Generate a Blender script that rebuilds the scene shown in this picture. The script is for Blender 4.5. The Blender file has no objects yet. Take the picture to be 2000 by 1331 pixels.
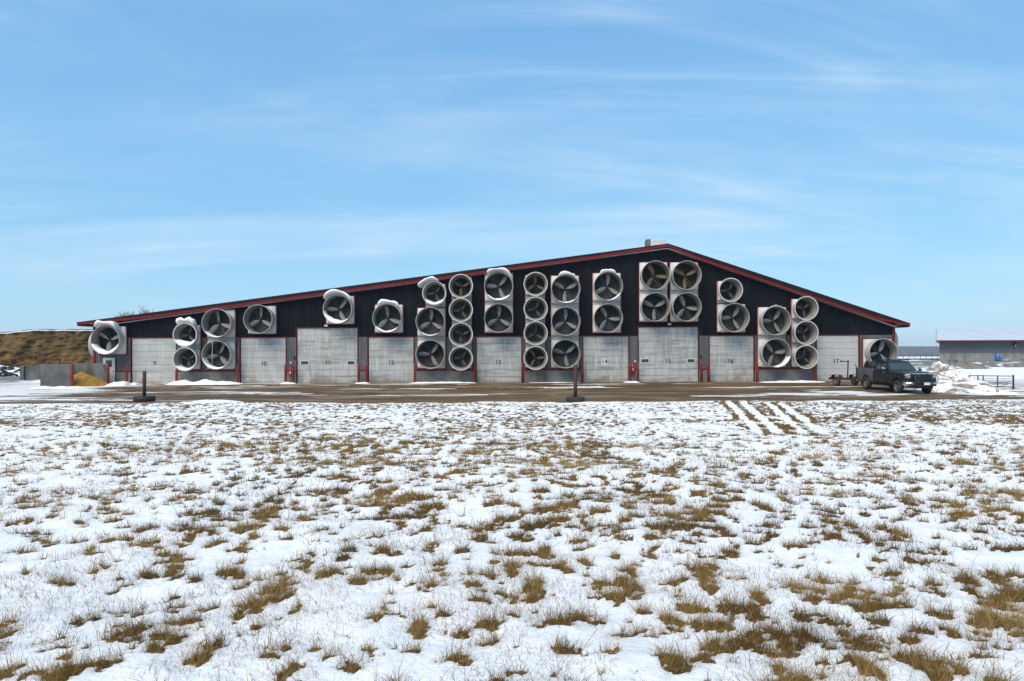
import bpy, bmesh, math, random
import numpy as np
from mathutils import Vector, Matrix

R = math.radians
S = bpy.context.scene
C = S.collection
random.seed(7)

# ------------------------------------------------------------------ camera
EYE = 2.1          # camera height above the foot of the barn wall (the field rises towards the camera)
FPX = 1333.3       # 24 mm lens on a 36 mm sensor, in 2000 px wide units
ROLL = 0.0039
WALL = 55.5        # distance of the barn front
cam_d = bpy.data.cameras.new('camera')
cam_d.lens = 24.0
cam_d.sensor_width = 36.0
cam_d.shift_y = (697.0 - 665.5) / 2000.0
cam_d.clip_end = 9000
cam_d.clip_start = 0.1
cam = bpy.data.objects.new('camera', cam_d)
C.objects.link(cam)
cam.location = (0, 0, EYE)
cam.rotation_euler = (Matrix.Rotation(R(90), 3, 'X') @ Matrix.Rotation(-ROLL, 3, 'Z')).to_euler()
S.camera = cam

# ------------------------------------------------------------------ light
SUN_EL, SUN_AZ = R(50), R(214)      # azimuth from +Y (north) clockwise: behind the camera, to the left
world = bpy.data.worlds.new('World')
S.world = world
world.use_nodes = True
nt = world.node_tree
nt.nodes.clear()
def N(tree, typ, **kw):
    n = tree.nodes.new(typ)
    for k, v in kw.items():
        setattr(n, k, v)
    return n
sky = N(nt, 'ShaderNodeTexSky', sky_type='NISHITA')
sky.sun_disc = False
sky.sun_elevation = SUN_EL
sky.sun_rotation = SUN_AZ
sky.air_density = 1.0
sky.dust_density = 0.2
sky.ozone_density = 1.4
sky.altitude = 200
# thin cirrus: direction projected on a high flat layer, so the veil keeps its perspective
tc = N(nt, 'ShaderNodeTexCoord')
sep = N(nt, 'ShaderNodeSeparateXYZ')
nt.links.new(tc.outputs['Generated'], sep.inputs[0])
def M_(op, a, b=None, tree=nt, clamp=False):
    n = N(tree, 'ShaderNodeMath', operation=op)
    n.use_clamp = clamp
    for i, v in enumerate((a, b)):
        if v is None: continue
        if isinstance(v, (int, float)): n.inputs[i].default_value = v
        else: tree.links.new(v, n.inputs[i])
    return n.outputs[0]
zc = M_('ADD', M_('MAXIMUM', sep.outputs[2], 0.0), 0.16)
comb = N(nt, 'ShaderNodeCombineXYZ')
nt.links.new(M_('DIVIDE', sep.outputs[0], zc), comb.inputs[0])
nt.links.new(M_('DIVIDE', sep.outputs[1], zc), comb.inputs[1])
def cloud(rot, sc, scale, detail, dist, lo, hi):
    mp = N(nt, 'ShaderNodeMapping')
    mp.inputs['Rotation'].default_value = (0, 0, rot)
    mp.inputs['Scale'].default_value = sc
    nt.links.new(comb.outputs[0], mp.inputs[0])
    no = N(nt, 'ShaderNodeTexNoise')
    no.inputs['Scale'].default_value = scale
    no.inputs['Detail'].default_value = detail
    no.inputs['Roughness'].default_value = 0.62
    no.inputs['Distortion'].default_value = dist
    nt.links.new(mp.outputs[0], no.inputs['Vector'])
    mr = N(nt, 'ShaderNodeMapRange')
    mr.interpolation_type = 'SMOOTHSTEP'
    mr.inputs[1].default_value = lo
    mr.inputs[2].default_value = hi
    nt.links.new(no.outputs[0], mr.inputs[0])
    return mr.outputs[0]
c1 = cloud(R(-32), (0.35, 1.2, 1), 1.0, 8, 1.3, 0.40, 0.76)
c2 = cloud(R(-48), (0.4, 1.1, 1), 1.6, 9, 1.6, 0.44, 0.78)
c3 = cloud(R(10), (0.6, 0.8, 1), 0.55, 3, 0.5, 0.36, 0.66)
veil = M_('ADD', M_('MULTIPLY', M_('ADD', c1, M_('MULTIPLY', c2, 0.6)), M_('ADD', M_('MULTIPLY', c3, 0.8), 0.25)), 0.16, clamp=True)
veil = M_('MULTIPLY', veil, 0.58)
mixc = N(nt, 'ShaderNodeMix', data_type='RGBA')
nt.links.new(veil, mixc.inputs[0])
# soften the clear-sky gradient the way the thin high veil does, over the whole dome
sp_ = N(nt, 'ShaderNodeSeparateColor'); nt.links.new(sky.outputs[0], sp_.inputs[0])
cb_ = N(nt, 'ShaderNodeCombineColor')
for i_, (gm_, k_) in enumerate(((0.74, 0.68), (0.50, 1.62), (0.32, 2.92))):
    nt.links.new(M_('MULTIPLY', M_('POWER', M_('MAXIMUM', sp_.outputs[i_], 0.0), gm_), k_), cb_.inputs[i_])
nt.links.new(cb_.outputs[0], mixc.inputs[6])
mixc.inputs[7].default_value = (4.3, 5.1, 5.8, 1)
SKY_TINT = (1.0, 1.0, 1.0, 1)
bg = N(nt, 'ShaderNodeBackground')
bg.inputs[1].default_value = 0.110
nt.links.new(mixc.outputs[2], bg.inputs[0])
wo = N(nt, 'ShaderNodeOutputWorld')
nt.links.new(bg.outputs[0], wo.inputs[0])

sun_d = bpy.data.lights.new('sun', 'SUN')
sun_d.energy = 2.35
sun_d.angle = R(40)
sun_d.color = (1.0, 0.90, 0.765)
sun = bpy.data.objects.new('sun', sun_d)
C.objects.link(sun)
sdir = Vector((math.sin(SUN_AZ) * math.cos(SUN_EL), math.cos(SUN_AZ) * math.cos(SUN_EL), math.sin(SUN_EL)))
sun.rotation_euler = sdir.to_track_quat('Z', 'Y').to_euler()
sun.location = sdir * 200

S.view_settings.view_transform = 'Standard'
S.view_settings.look = 'None'
S.view_settings.exposure = 0.74
S.view_settings.gamma = 1.0
S.view_settings.use_curve_mapping = False

# ------------------------------------------------------------------ helpers
def corr(px, py):
    """undo the slight camera roll; photograph pixels (2000 wide) -> level pixels"""
    return px - ROLL * (py - 665.5), py + ROLL * (px - 1000.0)
def P(px, py, Y):
    x, y = corr(px, py)
    return Vector(((x - 1000) / FPX * Y, Y, EYE - (y - 697) / FPX * Y))

_NW = {'9': 'nine', '10': 'ten', '11': 'eleven', '12': 'twelve', '13': 'thirteen', '14': 'fourteen', '15': 'fifteen', '16': 'sixteen', '17': 'seventeen'}
def words(s):
    return ' '.join(_NW.get(w.strip(','), w.strip(',')) + (',' if w.endswith(',') else '') for w in s.split())
def tag(o, label=None, cat=None, group=None, kind=None):
    if label: o['label'] = words(label)
    if cat: o['category'] = cat
    if group: o['group'] = group
    if kind: o['kind'] = kind
    return o
def empty(name, loc=(0, 0, 0), rz=0.0, label=None, cat=None, group=None):
    o = bpy.data.objects.new(name, None)
    o.empty_display_size = 0.2
    C.objects.link(o)
    o.location = loc
    o.rotation_euler = (0, 0, rz)
    return tag(o, label, cat, group)
def link(name, me, parent=None, loc=None):
    o = bpy.data.objects.new(name, me)
    C.objects.link(o)
    if parent is not None: o.parent = parent
    if loc is not None: o.location = loc
    return o

class MB:
    def __init__(s): s.v = []; s.f = []; s.sm = []
    def quad(s, a, b, c, d, sm=False):
        n = len(s.v); s.v += [tuple(a), tuple(b), tuple(c), tuple(d)]; s.f.append((n, n+1, n+2, n+3)); s.sm.append(sm)
    def poly(s, pts, sm=False):
        n = len(s.v); s.v += [tuple(p) for p in pts]; s.f.append(tuple(range(n, n+len(pts)))); s.sm.append(sm)
    def box(s, x0, x1, y0, y1, z0, z1, M=None):
        n = len(s.v)
        p = [Vector((x, y, z)) for z in (z0, z1) for y in (y0, y1) for x in (x0, x1)]
        if M is not None: p = [M @ q for q in p]
        s.v += [tuple(q) for q in p]
        for f in ((0,2,3,1), (4,5,7,6), (0,1,5,4), (2,6,7,3), (0,4,6,2), (1,3,7,5)):
            s.f.append(tuple(n+i for i in f)); s.sm.append(False)
        return s
    def prism(s, pts, y0, y1):
        """polygon pts (x,z) extruded between y0 and y1"""
        n = len(s.v); k = len(pts)
        s.v += [(x, y0, z) for x, z in pts] + [(x, y1, z) for x, z in pts]
        s.f.append(tuple(range(n, n+k))); s.sm.append(False)
        s.f.append(tuple(range(n+2*k-1, n+k-1, -1))); s.sm.append(False)
        for i in range(k):
            j = (i+1) % k
            s.f.append((n+i, n+k+i, n+k+j, n+j)); s.sm.append(False)
        return s
    def rings(s, rings, closed=True, cap0=False, cap1=False, sm=True):
        n = len(s.v); k = len(rings[0])
        for r in rings: s.v += [tuple(p) for p in r]
        for i in range(len(rings)-1):
            for j in range(k if closed else k-1):
                a = n+i*k+j; b = n+i*k+(j+1) % k
                s.f.append((a, b, b+k, a+k)); s.sm.append(sm)
        if cap0: s.f.append(tuple(n+j for j in range(k-1, -1, -1))); s.sm.append(False)
        if cap1: s.f.append(tuple(n+(len(rings)-1)*k+j for j in range(k))); s.sm.append(False)
        return s
    def tube(s, pts, r, seg=8, cap=True, rs=None):
        pts = [Vector(p) for p in pts]
        rings = []
        up = None
        for i, p in enumerate(pts):
            t = (pts[min(i+1, len(pts)-1)] - pts[max(i-1, 0)])
            if t.length < 1e-9: t = Vector((0, 0, 1))
            t.normalize()
            if up is None:
                up = Vector((0, 0, 1)) if abs(t.z) < 0.9 else Vector((1, 0, 0))
            a = t.cross(up); a.normalize(); b = a.cross(t); up = b
            rr = rs[i] if rs else r
            rings.append([p + a*rr*math.cos(2*math.pi*k/seg) + b*rr*math.sin(2*math.pi*k/seg) for k in range(seg)])
        s.rings(rings, True, cap, cap)
        return s
    def lathe(s, prof, seg=32, axis='y', M=None, sm=True, closed_prof=False):
        """prof list of (r, h) about axis"""
        rr = []
        for r, h in prof:
            ring = []
            for k in range(seg):
                a = 2*math.pi*k/seg
                c_, s_ = r*math.cos(a), r*math.sin(a)
                p = Vector((c_, h, s_)) if axis == 'y' else (Vector((c_, s_, h)) if axis == 'z' else Vector((h, c_, s_)))
                if M is not None: p = M @ p
                ring.append(p)
            rr.append(ring)
        if closed_prof: rr.append(rr[0])
        s.rings(rr, True, False, False, sm)
        return s
    def mesh(s, name, mat, fixn=True):
        me = bpy.data.meshes.new(name)
        me.from_pydata(s.v, [], s.f)
        for p, m in zip(me.polygons, s.sm): p.use_smooth = m
        if fixn:
            bm = bmesh.new(); bm.from_mesh(me)
            bmesh.ops.remove_doubles(bm, verts=bm.verts, dist=1e-5)
            bmesh.ops.recalc_face_normals(bm, faces=bm.faces)
            bm.to_mesh(me); bm.free()
        me.materials.append(mat)
        me.update()
        return me
    def build(s, name, mat, parent=None, loc=None, fixn=True):
        return link(name, s.mesh(name, mat, fixn), parent, loc)

def bevel(o, w, seg=2):
    m = o.modifiers.new('bevel', 'BEVEL'); m.width = w; m.segments = seg; m.limit_method = 'ANGLE'
    return o

# ---- numpy value noise
def _hash(ix, iy, seed):
    h = (ix.astype(np.int64) * 374761393 + iy.astype(np.int64) * 668265263 + seed * 982451653) & 0xFFFFFFFF
    h = ((h ^ (h >> 13)) * 1274126177) & 0xFFFFFFFF
    h = (h ^ (h >> 16)) & 0xFFFFFFFF
    return h.astype(np.float64) / 4294967295.0
def vn(x, y, seed=0):
    ix = np.floor(x); iy = np.floor(y); fx = x - ix; fy = y - iy
    ux = fx*fx*fx*(fx*(fx*6-15)+10); uy = fy*fy*fy*(fy*(fy*6-15)+10)
    a = _hash(ix, iy, seed); b = _hash(ix+1, iy, seed); c = _hash(ix, iy+1, seed); d = _hash(ix+1, iy+1, seed)
    return a + (b-a)*ux + (c-a)*uy + (a-b-c+d)*ux*uy
def fbm(x, y, oct=4, seed=0, gain=0.5):
    t = np.zeros_like(x, dtype=np.float64); amp = 1.0; tot = 0.0
    ca, sa = 0.8, 0.6
    for i in range(oct):
        t += amp*vn(x, y, seed+i*17); tot += amp; amp *= gain
        x, y = (ca*x - sa*y)*2.03 + 11.3, (sa*x + ca*y)*2.03 + 5.7
    return t/tot
def sst(a, b, x):
    t = np.clip((x-a)/(b-a), 0, 1)
    return t*t*(3-2*t)

# ---- materials
def new_mat(name):
    m = bpy.data.materials.new(name); m.use_nodes = True
    t = m.node_tree; t.nodes.clear()
    out = t.nodes.new('ShaderNodeOutputMaterial'); b = t.nodes.new('ShaderNodeBsdfPrincipled')
    t.links.new(b.outputs[0], out.inputs[0])
    return m, t, b
def noise(t, scale, detail=4, rough=0.6, sc=(1, 1, 1), coord='Object', dist=0.0):
    tcn = t.nodes.new('ShaderNodeTexCoord') if coord != 'Position' else t.nodes.new('ShaderNodeNewGeometry')
    mp = t.nodes.new('ShaderNodeMapping'); mp.inputs['Scale'].default_value = sc
    t.links.new(tcn.outputs[coord], mp.inputs[0])
    n = t.nodes.new('ShaderNodeTexNoise')
    n.inputs['Scale'].default_value = scale; n.inputs['Detail'].default_value = detail
    n.inputs['Roughness'].default_value = rough; n.inputs['Distortion'].default_value = dist
    t.links.new(mp.outputs[0], n.inputs['Vector'])
    return n.outputs[0]
def ramp(t, val, lo, hi, a=0.0, b=1.0, smooth=True):
    mr = t.nodes.new('ShaderNodeMapRange')
    if smooth: mr.interpolation_type = 'SMOOTHSTEP'
    mr.inputs[1].default_value = lo; mr.inputs[2].default_value = hi
    mr.inputs[3].default_value = a; mr.inputs[4].default_value = b
    t.links.new(val, mr.inputs[0])
    return mr.outputs[0]
def mix(t, fac, a, b):
    n = t.nodes.new('ShaderNodeMix'); n.data_type = 'RGBA'
    if isinstance(fac, (int, float)): n.inputs[0].default_value = fac
    else: t.links.new(fac, n.inputs[0])
    for i, v in ((6, a), (7, b)):
        if isinstance(v, tuple): n.inputs[i].default_value = (*v, 1) if len(v) == 3 else v
        else: t.links.new(v, n.inputs[i])
    return n.outputs[2]
def bump(t, b, h, strength, dist=0.02):
    n = t.nodes.new('ShaderNodeBump'); n.inputs['Strength'].default_value = strength; n.inputs['Distance'].default_value = dist
    t.links.new(h, n.inputs['Height']); t.links.new(n.outputs[0], b.inputs['Normal'])
def simple(name, c1, c2=None, scale=3.0, rough=0.6, metal=0.0, lo=0.4, hi=0.65, sc=(1, 1, 1), bmp=0.0, coord='Object', detail=5, c3=None, s3=1.0, lo3=0.55, hi3=0.7, spec=0.5):
    m, t, b = new_mat(name)
    b.inputs['Roughness'].default_value = rough; b.inputs['Metallic'].default_value = metal
    b.inputs['Specular IOR Level'].default_value = spec
    if c2 is None: c2 = tuple(x*0.8 for x in c1)
    nz = noise(t, scale, detail, 0.6, sc, coord)
    col = mix(t, ramp(t, nz, lo, hi), c1, c2)
    if c3:
        col = mix(t, ramp(t, noise(t, s3, 6, 0.65, (1, 1, 1), coord, 0.5), lo3, hi3), col, c3)
    t.links.new(col, b.inputs['Base Color'])
    if bmp: bump(t, b, nz, bmp)
    return m

MAT = {}
MAT['clad_black'] = simple('black_cladding', (0.0045, 0.0058, 0.0085), (0.007, 0.0085, 0.0115), 0.8, 0.55, sc=(1, 1, 0.25), coord='Position', c3=(0.012, 0.0125, 0.014), s3=0.5, spec=0.12)
MAT['clad_grey'] = simple('grey_cladding', (0.10, 0.104, 0.106), (0.08, 0.083, 0.084), 1.5, 0.5, sc=(1, 1, 0.3), coord='Position')
MAT['red_trim'] = simple('red_trim', (0.19, 0.006, 0.010), (0.14, 0.006, 0.009), 2.0, 0.5, coord='Position', spec=0.25)
MAT['roof_dark'] = simple('dark_roof', (0.008, 0.007, 0.008), (0.012, 0.011, 0.012), 1.0, 0.6, coord='Position', spec=0.2)
MAT['soffit'] = simple('soffit', (0.25, 0.24, 0.23), None, 2.0, 0.7, coord='Position')
MAT['concrete'] = simple('concrete_base', (0.20, 0.195, 0.185), (0.14, 0.138, 0.13), 1.2, 0.85, sc=(1, 1, 0.6), coord='Position', c3=(0.10, 0.095, 0.085), s3=0.9, bmp=0.15)
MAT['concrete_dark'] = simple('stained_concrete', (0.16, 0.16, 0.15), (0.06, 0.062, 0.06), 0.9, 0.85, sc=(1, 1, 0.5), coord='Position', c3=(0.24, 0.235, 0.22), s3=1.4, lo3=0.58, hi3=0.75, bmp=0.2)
MAT['rust'] = simple('rusted_steel', (0.060, 0.022, 0.014), (0.035, 0.016, 0.012), 6.0, 0.8, coord='Position')
MAT['bollard'] = simple('faded_red_paint', (0.24, 0.025, 0.012), (0.16, 0.016, 0.011), 3.0, 0.55, sc=(1, 1, 0.5), coord='Position', c3=(0.10, 0.03, 0.02), s3=4.0, lo3=0.6, hi3=0.75)
MAT['rubber'] = simple('tire_rubber', (0.018, 0.018, 0.019), (0.035, 0.033, 0.03), 4.0, 0.8)
MAT['steel'] = simple('galvanised_steel', (0.36, 0.375, 0.385), (0.22, 0.23, 0.235), 5.0, 0.5, 0.3)
MAT['tan_blade'] = simple('dusty_blade', (0.20, 0.14, 0.065), (0.13, 0.09, 0.045), 5.0, 0.75)
MAT['grey_blade'] = simple('grey_blade', (0.27, 0.272, 0.27), (0.16, 0.162, 0.158), 4.0, 0.6)
MAT['dark_blade'] = simple('dark_blade', (0.095, 0.093, 0.088), (0.06, 0.058, 0.053), 4.0, 0.7)
MAT['slat'] = simple('shutter_slat', (0.065, 0.065, 0.065), (0.042, 0.042, 0.041), 3.0, 0.65)
MAT['slat_dark'] = simple('dark_shutter_slat', (0.028, 0.028, 0.028), (0.018, 0.018, 0.018), 3.0, 0.7)
MAT['slat_daylight'] = simple('daylight_slat', (0.5, 0.5, 0.5), (0.15, 0.15, 0.15), 3.0, 0.6)  # daylight through open louvers, put into the colour of the slats
MAT['black'] = simple('flat_black', (0.012, 0.012, 0.012), (0.02, 0.02, 0.02), 3.0, 0.6)
MAT['white_paint'] = simple('white_paint', (0.62, 0.62, 0.61), (0.52, 0.52, 0.51), 3.0, 0.5)
MAT['black_paint'] = simple('black_paint', (0.015, 0.015, 0.015), None, 3.0, 0.7)
MAT['glass_dark'] = simple('dark_glass', (0.03, 0.032, 0.033), (0.04, 0.042, 0.042), 2.0, 0.12)
MAT['red_plastic'] = simple('red_cover', (0.40, 0.012, 0.02), (0.28, 0.01, 0.015), 5.0, 0.45)

# off-white fibreglass, dirt runs and grime (real stains, not shading)
def fibreglass(name, base, d1, d2, inside=False):
    m, t, b = new_mat(name)
    b.inputs['Roughness'].default_value = 0.5
    n1 = noise(t, 1.6, 6, 0.65, (1, 1, 0.35), 'Position')
    n2 = noise(t, 5.0, 5, 0.7, (1, 1, 1), 'Position', 0.6)
    n3 = noise(t, 0.7, 2, 0.5, (1, 1, 1), 'Position')
    col = mix(t, ramp(t, n1, 0.35, 0.75), base, d1)
    col = mix(t, ramp(t, n2, 0.56, 0.78, 0, 0.8), col, d2)
    col = mix(t, ramp(t, n3, 0.4, 0.7, 0, 0.35), col, d1)
    oi = t.nodes.new('ShaderNodeObjectInfo')
    col = mix(t, ramp(t, oi.outputs['Random'], 0.0, 1.0, 0.0, 0.55, False), col, d1)
    n4 = noise(t, 2.6, 7, 0.7, (1, 1, 0.12), 'Position', 0.2)
    col = mix(t, ramp(t, n4, 0.52, 0.70, 0, 0.6), col, d2)
    t.links.new(col, b.inputs['Base Color'])
    bump(t, b, n2, 0.08)
    return m
MAT['fibre'] = fibreglass('fibreglass_housing', (0.66, 0.64, 0.61), (0.50, 0.48, 0.45), (0.30, 0.27, 0.225))
MAT['fibre_cone'] = fibreglass('fibreglass_cone', (0.54, 0.53, 0.51), (0.38, 0.37, 0.35), (0.22, 0.19, 0.14))
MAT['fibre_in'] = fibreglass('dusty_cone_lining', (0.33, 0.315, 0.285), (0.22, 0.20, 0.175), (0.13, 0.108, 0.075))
MAT['fibre_lip'] = fibreglass('fibreglass_lip', (0.62, 0.61, 0.595), (0.50, 0.49, 0.475), (0.36, 0.34, 0.30))

def snow_mat(name, dirt=None, amount=0.0, scale=0.8, c=(0.87, 0.868, 0.862)):
    m, t, b = new_mat(name)
    b.inputs['Roughness'].default_value = 0.75
    b.inputs['Specular IOR Level'].default_value = 0.25
    n1 = noise(t, 9.0, 6, 0.65, (1, 1, 1), 'Position')
    col = mix(t, ramp(t, n1, 0.35, 0.7), c, tuple(x*0.93 for x in c))
    if dirt:
        n2 = noise(t, scale, 8, 0.72, (1, 1, 1.4), 'Position', 0.8)
        col = mix(t, ramp(t, n2, 0.62-amount, 0.76-amount, 0, 0.95), col, dirt)
    t.links.new(col, b.inputs['Base Color'])
    bump(t, b, n1, 0.35, 0.03)
    return m
MAT['snow'] = snow_mat('clean_snow')
MAT['snow_old'] = snow_mat('old_snow', (0.38, 0.33, 0.27), 0.04, 1.1)
MAT['snow_dirty'] = snow_mat('dirty_snow', (0.17, 0.13, 0.085), 0.17, 0.9)

# ------------------------------------------------------------------ terrain
YK = [-500, 0, 36, 40, 43, 55, 60, 75, 110, 400, 2500, 4300]
ZR = [.35, .35, -.33, -.34, -.28, 0, 0, .6, 1.15, 1.25, -3.4, -10]
ZL = [.35, .35, -.33, -.34, -.28, 0, 0, .15, .3, 1.2, -3.4, -10]
def base_h(X, Y):
    X = np.asarray(X, float); Y = np.asarray(Y, float)
    m = sst(-15, 25, X)
    return np.interp(Y, YK, ZR)*m + np.interp(Y, YK, ZL)*(1-m)
def gz(x, y):
    return float(base_h(np.array([x]), np.array([y]))[0])

TRK = [((11.15, 35.2), (6.65, 18.2)), ((11.8, 35.0), (7.15, 18.2)), ((12.6, 33.7), (7.8, 18.1)), ((13.0, 33.0), (8.2, 17.9))]
def field(X, Y):
    """height and bare-ground mask (0 snow .. 1 dead grass / soil) of the snow field"""
    D = np.maximum(Y, 0.5)
    low = fbm(X*0.16+3.1, Y*0.16+8.2, 3, 5)
    t1 = 0.85*fbm(X*6.3, Y*6.6, 4, 21, 0.58) + 0.15*fbm(X*1.1+5, Y*1.1+9, 3, 23, 0.5)
    t2 = 0.8*fbm(X*7.5+40, Y*4.2+13, 4, 77, 0.62) + 0.2*fbm(X*0.8, Y*0.8, 3, 79)
    far = sst(17, 23, D)
    mid = sst(10, 14, D)*(1-far)
    t = t1*(1-far) + t2*far
    dens = (low-0.5)*0.15 + 0.055*np.clip(X/D+0.1, -0.6, 0.6)*(1-far) + 0.004*(1-sst(4, 9, D)) - 0.030*mid + 0.034*far + 0.035*mid*(1-sst(-0.5, 0.1, X/D)) - 0.012
    dens = dens - 0.05*sst(33.5, 36, D)
    thr = 0.557 - dens
    M = sst(thr-0.03, thr+0.045, t)
    # tyre tracks packed with snow, soil thrown up beside them
    for (a, b) in TRK:
        ax, ay = a; bx, by = b
        dx, dy = bx-ax, by-ay; L = math.hypot(dx, dy)
        s = np.clip(((X-ax)*dx+(Y-ay)*dy)/L/L, 0, 1)
        d = np.hypot(X-(ax+s*dx), Y-(ay+s*dy))
        w = 0.12+0.06*vn(X*2, Y*2, 3)
        M = np.maximum(M, (1-sst(0.30, 0.44, d))*sst(0.38, 0.48, fbm(X*2.4, Y*1.0, 3, 9)+0.06*sst(20, 26, Y)))
        M = M*sst(w, w+0.05, d+0.08*sst(0.60, 0.68, fbm(X*1.7, Y*1.3, 3, 19)))
    # thin snow and thrown-up soil along the edge of the yard
    e = fbm(X*0.25, Y*1.2, 4, 55)
    edge = 36.5 + (fbm(X*0.35, Y*0+2.0, 5, 41, 0.6)-0.5)*2.6
    M = np.maximum(M, sst(-0.25, 0.35, Y-edge+(e-0.5)*1.5))
    z = base_h(X, Y) + (low-0.5)*0.16*sst(0, 6, D) + (fbm(X*0.7, Y*0.7, 4, 61)-0.5)*0.16
    z = z + 0.03*(1-M) + (fbm(X*3.2, Y*3.2, 4, 71)-0.5)*0.055*(1-0.6*M) + 0.03*M*sst(0.0, 0.12, t-thr)
    z = z - 0.25*0  # level
    blend = sst(34.5, 37.8, Y)
    return z*(1-blend) + (base_h(X, Y))*blend, M

def grid_mesh(name, Xg, Yg, Zg, mat, attr=None):
    r, c = Xg.shape
    v = np.stack([Xg, Yg, Zg], -1).reshape(-1, 3).astype(np.float32)
    i = np.arange(r*c).reshape(r, c)
    q = np.stack([i[:-1, :-1], i[:-1, 1:], i[1:, 1:], i[1:, :-1]], -1).reshape(-1, 4).astype(np.int32)
    me = bpy.data.meshes.new(name)
    me.vertices.add(len(v)); me.vertices.foreach_set('co', v.ravel())
    me.loops.add(q.size); me.loops.foreach_set('vertex_index', q.ravel())
    me.polygons.add(len(q)); me.polygons.foreach_set('loop_start', np.arange(0, q.size, 4, dtype=np.int32))
    me.polygons.foreach_set('use_smooth', np.ones(len(q), bool))
    if attr:
        for k, a in attr.items():
            at = me.attributes.new(k, 'FLOAT', 'POINT')
            at.data.foreach_set('value', a.reshape(-1).astype(np.float32))
    me.materials.append(mat)
    me.update(calc_edges=True); me.validate()
    return me

def attr_node(t, name):
    n = t.nodes.new('ShaderNodeAttribute'); n.attribute_name = name
    return n.outputs['Fac']

# snow field material
m, t, b = new_mat('snow_and_dead_grass')
b.inputs['Roughness'].default_value = 0.8
b.inputs['Specular IOR Level'].default_value = 0.2
fine = noise(t, 22.0, 6, 0.7, (1, 1, 1), 'Position')
fine2 = noise(t, 5.0, 6, 0.7, (1, 1, 1), 'Position')
stain = noise(t, 0.8, 7, 0.6, (1, 1.6, 1), 'Position', 0.6)
sn = mix(t, ramp(t, fine2, 0.35, 0.7), (0.88, 0.875, 0.865), (0.80, 0.80, 0.795))
sn = mix(t, ramp(t, stain, 0.54, 0.74, 0, 0.5), sn, (0.56, 0.50, 0.42))
so = mix(t, ramp(t, fine, 0.35, 0.65), (0.19, 0.11, 0.040), (0.075, 0.044, 0.018))
so = mix(t, ramp(t, fine2, 0.5, 0.7), so, (0.24, 0.145, 0.052))
bm_ = attr_node(t, 'bare')
ad = t.nodes.new('ShaderNodeMath'); ad.operation = 'ADD'
t.links.new(bm_, ad.inputs[0]); t.links.new(ramp(t, fine, 0.3, 0.7, -0.30, 0.30, False), ad.inputs[1])
ad2 = t.nodes.new('ShaderNodeMath'); ad2.operation = 'ADD'
t.links.new(ad.outputs[0], ad2.inputs[0]); t.links.new(ramp(t, fine2, 0.3, 0.7, -0.30, 0.34, False), ad2.inputs[1])
fac = ramp(t, ad2.outputs[0], 0.42, 0.62)
sn = mix(t, ramp(t, ad2.outputs[0], 0.12, 0.46, 0, 0.40), sn, (0.50, 0.455, 0.39))
t.links.new(mix(t, fac, sn, so), b.inputs['Base Color'])
hs = t.nodes.new('ShaderNodeMath'); hs.operation = 'ADD'
t.links.new(fine2, hs.inputs[0]); t.links.new(ramp(t, fine, 0.2, 0.8, 0, 0.55, False), hs.inputs[1])
bump(t, b, hs.outputs[0], 0.75, 0.035)
MAT['field'] = m

Ys = [0.5]
while Ys[-1] < 37.9: Ys.append(Ys[-1]*1.0062+0.004)
Ys[-1] = 38.0
Ys = np.array(Ys)
u = np.linspace(-1, 1, 620)
Yg = np.repeat(Ys[:, None], len(u), 1)
Xg = u[None, :]*(0.84*Ys[:, None]+3.0)
Zg, Mg = field(Xg, Yg)
snow_field = link('snow_field', grid_mesh('snow_field', Xg, Yg, Zg, MAT['field'], {'bare': Mg}))
tag(snow_field, 'patchy snow over dead grass filling the whole foreground', 'field', kind='structure')

# muddy yard
def yard_mask(X, Y):
    """1 = snow or ice lying on the mud"""
    st = fbm(X*0.10, Y*1.1, 5, 91, 0.55)
    st2 = fbm(X*0.35, Y*2.6, 4, 97, 0.55)
    m_ = sst(0.60, 0.70, st*0.7+st2*0.3+0.02)*0.75
    left = sst(-21, -31, X)*0 + (1-sst(-33, -23, X))
    m_ = np.maximum(m_, left*sst(0.40, 0.52, st*0.75+st2*0.25 + 0.12*left - 0.16*np.exp(-((Y-43.0)/2.6)**2)))
    right = sst(26.5, 30, X)
    m_ = np.maximum(m_, right*sst(0.36, 0.46, st2+0.05*sst(40, 43, Y)-0.25*(1-sst(38, 41.5, Y))))
    for (cx, cy, rx, ry, a) in ((21.0, 43.5, 2.2, 1.3, 0.16), (17.6, 42.6, 2.6, 1.0, -0.02), (3.5, 49.3, 5.0, 0.8, 0.02), (-8, 48.2, 6, 0.7, 0.0), (12.5, 41.5, 5, 0.6, -0.03), (-30, 40.0, 14, 1.2, -0.03), (-17, 44.5, 8, 0.9, 0.0)):
        q = np.exp(-((X-cx)/rx)**2-((Y-cy)/ry)**2)
        m_ = np.maximum(m_, sst(0.50, 0.58, q*0.75+(st2-0.5)*0.9+a))
    return m_*sst(38.05, 38.5, Y+0*X)
ys = np.concatenate([np.linspace(38.0, 58.0, 170)])
xs = np.linspace(-58, 58, 760)
Xg, Yg = np.meshgrid(xs, ys)
rut = (fbm(Xg*0.13, Yg*1.5, 5, 33, 0.6)-0.5)*0.22*sst(38, 39, Yg)*(1-sst(53, 55, Yg))
Zg = base_h(Xg, Yg) + rut
m, t, b = new_mat('wet_mud_and_gravel')
n1 = noise(t, 1.0, 6, 0.65, (0.16, 1.3, 1), 'Position', 0.4)
n2 = noise(t, 14.0, 6, 0.7, (0.6, 1, 1), 'Position')
n3 = noise(t, 0.35, 4, 0.6, (0.35, 1.4, 1), 'Position')
col = mix(t, ramp(t, n1, 0.35, 0.65), (0.125, 0.070, 0.025), (0.050, 0.028, 0.012))
col = mix(t, ramp(t, n2, 0.45, 0.72, 0, 0.5), col, (0.22, 0.165, 0.10))
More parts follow.
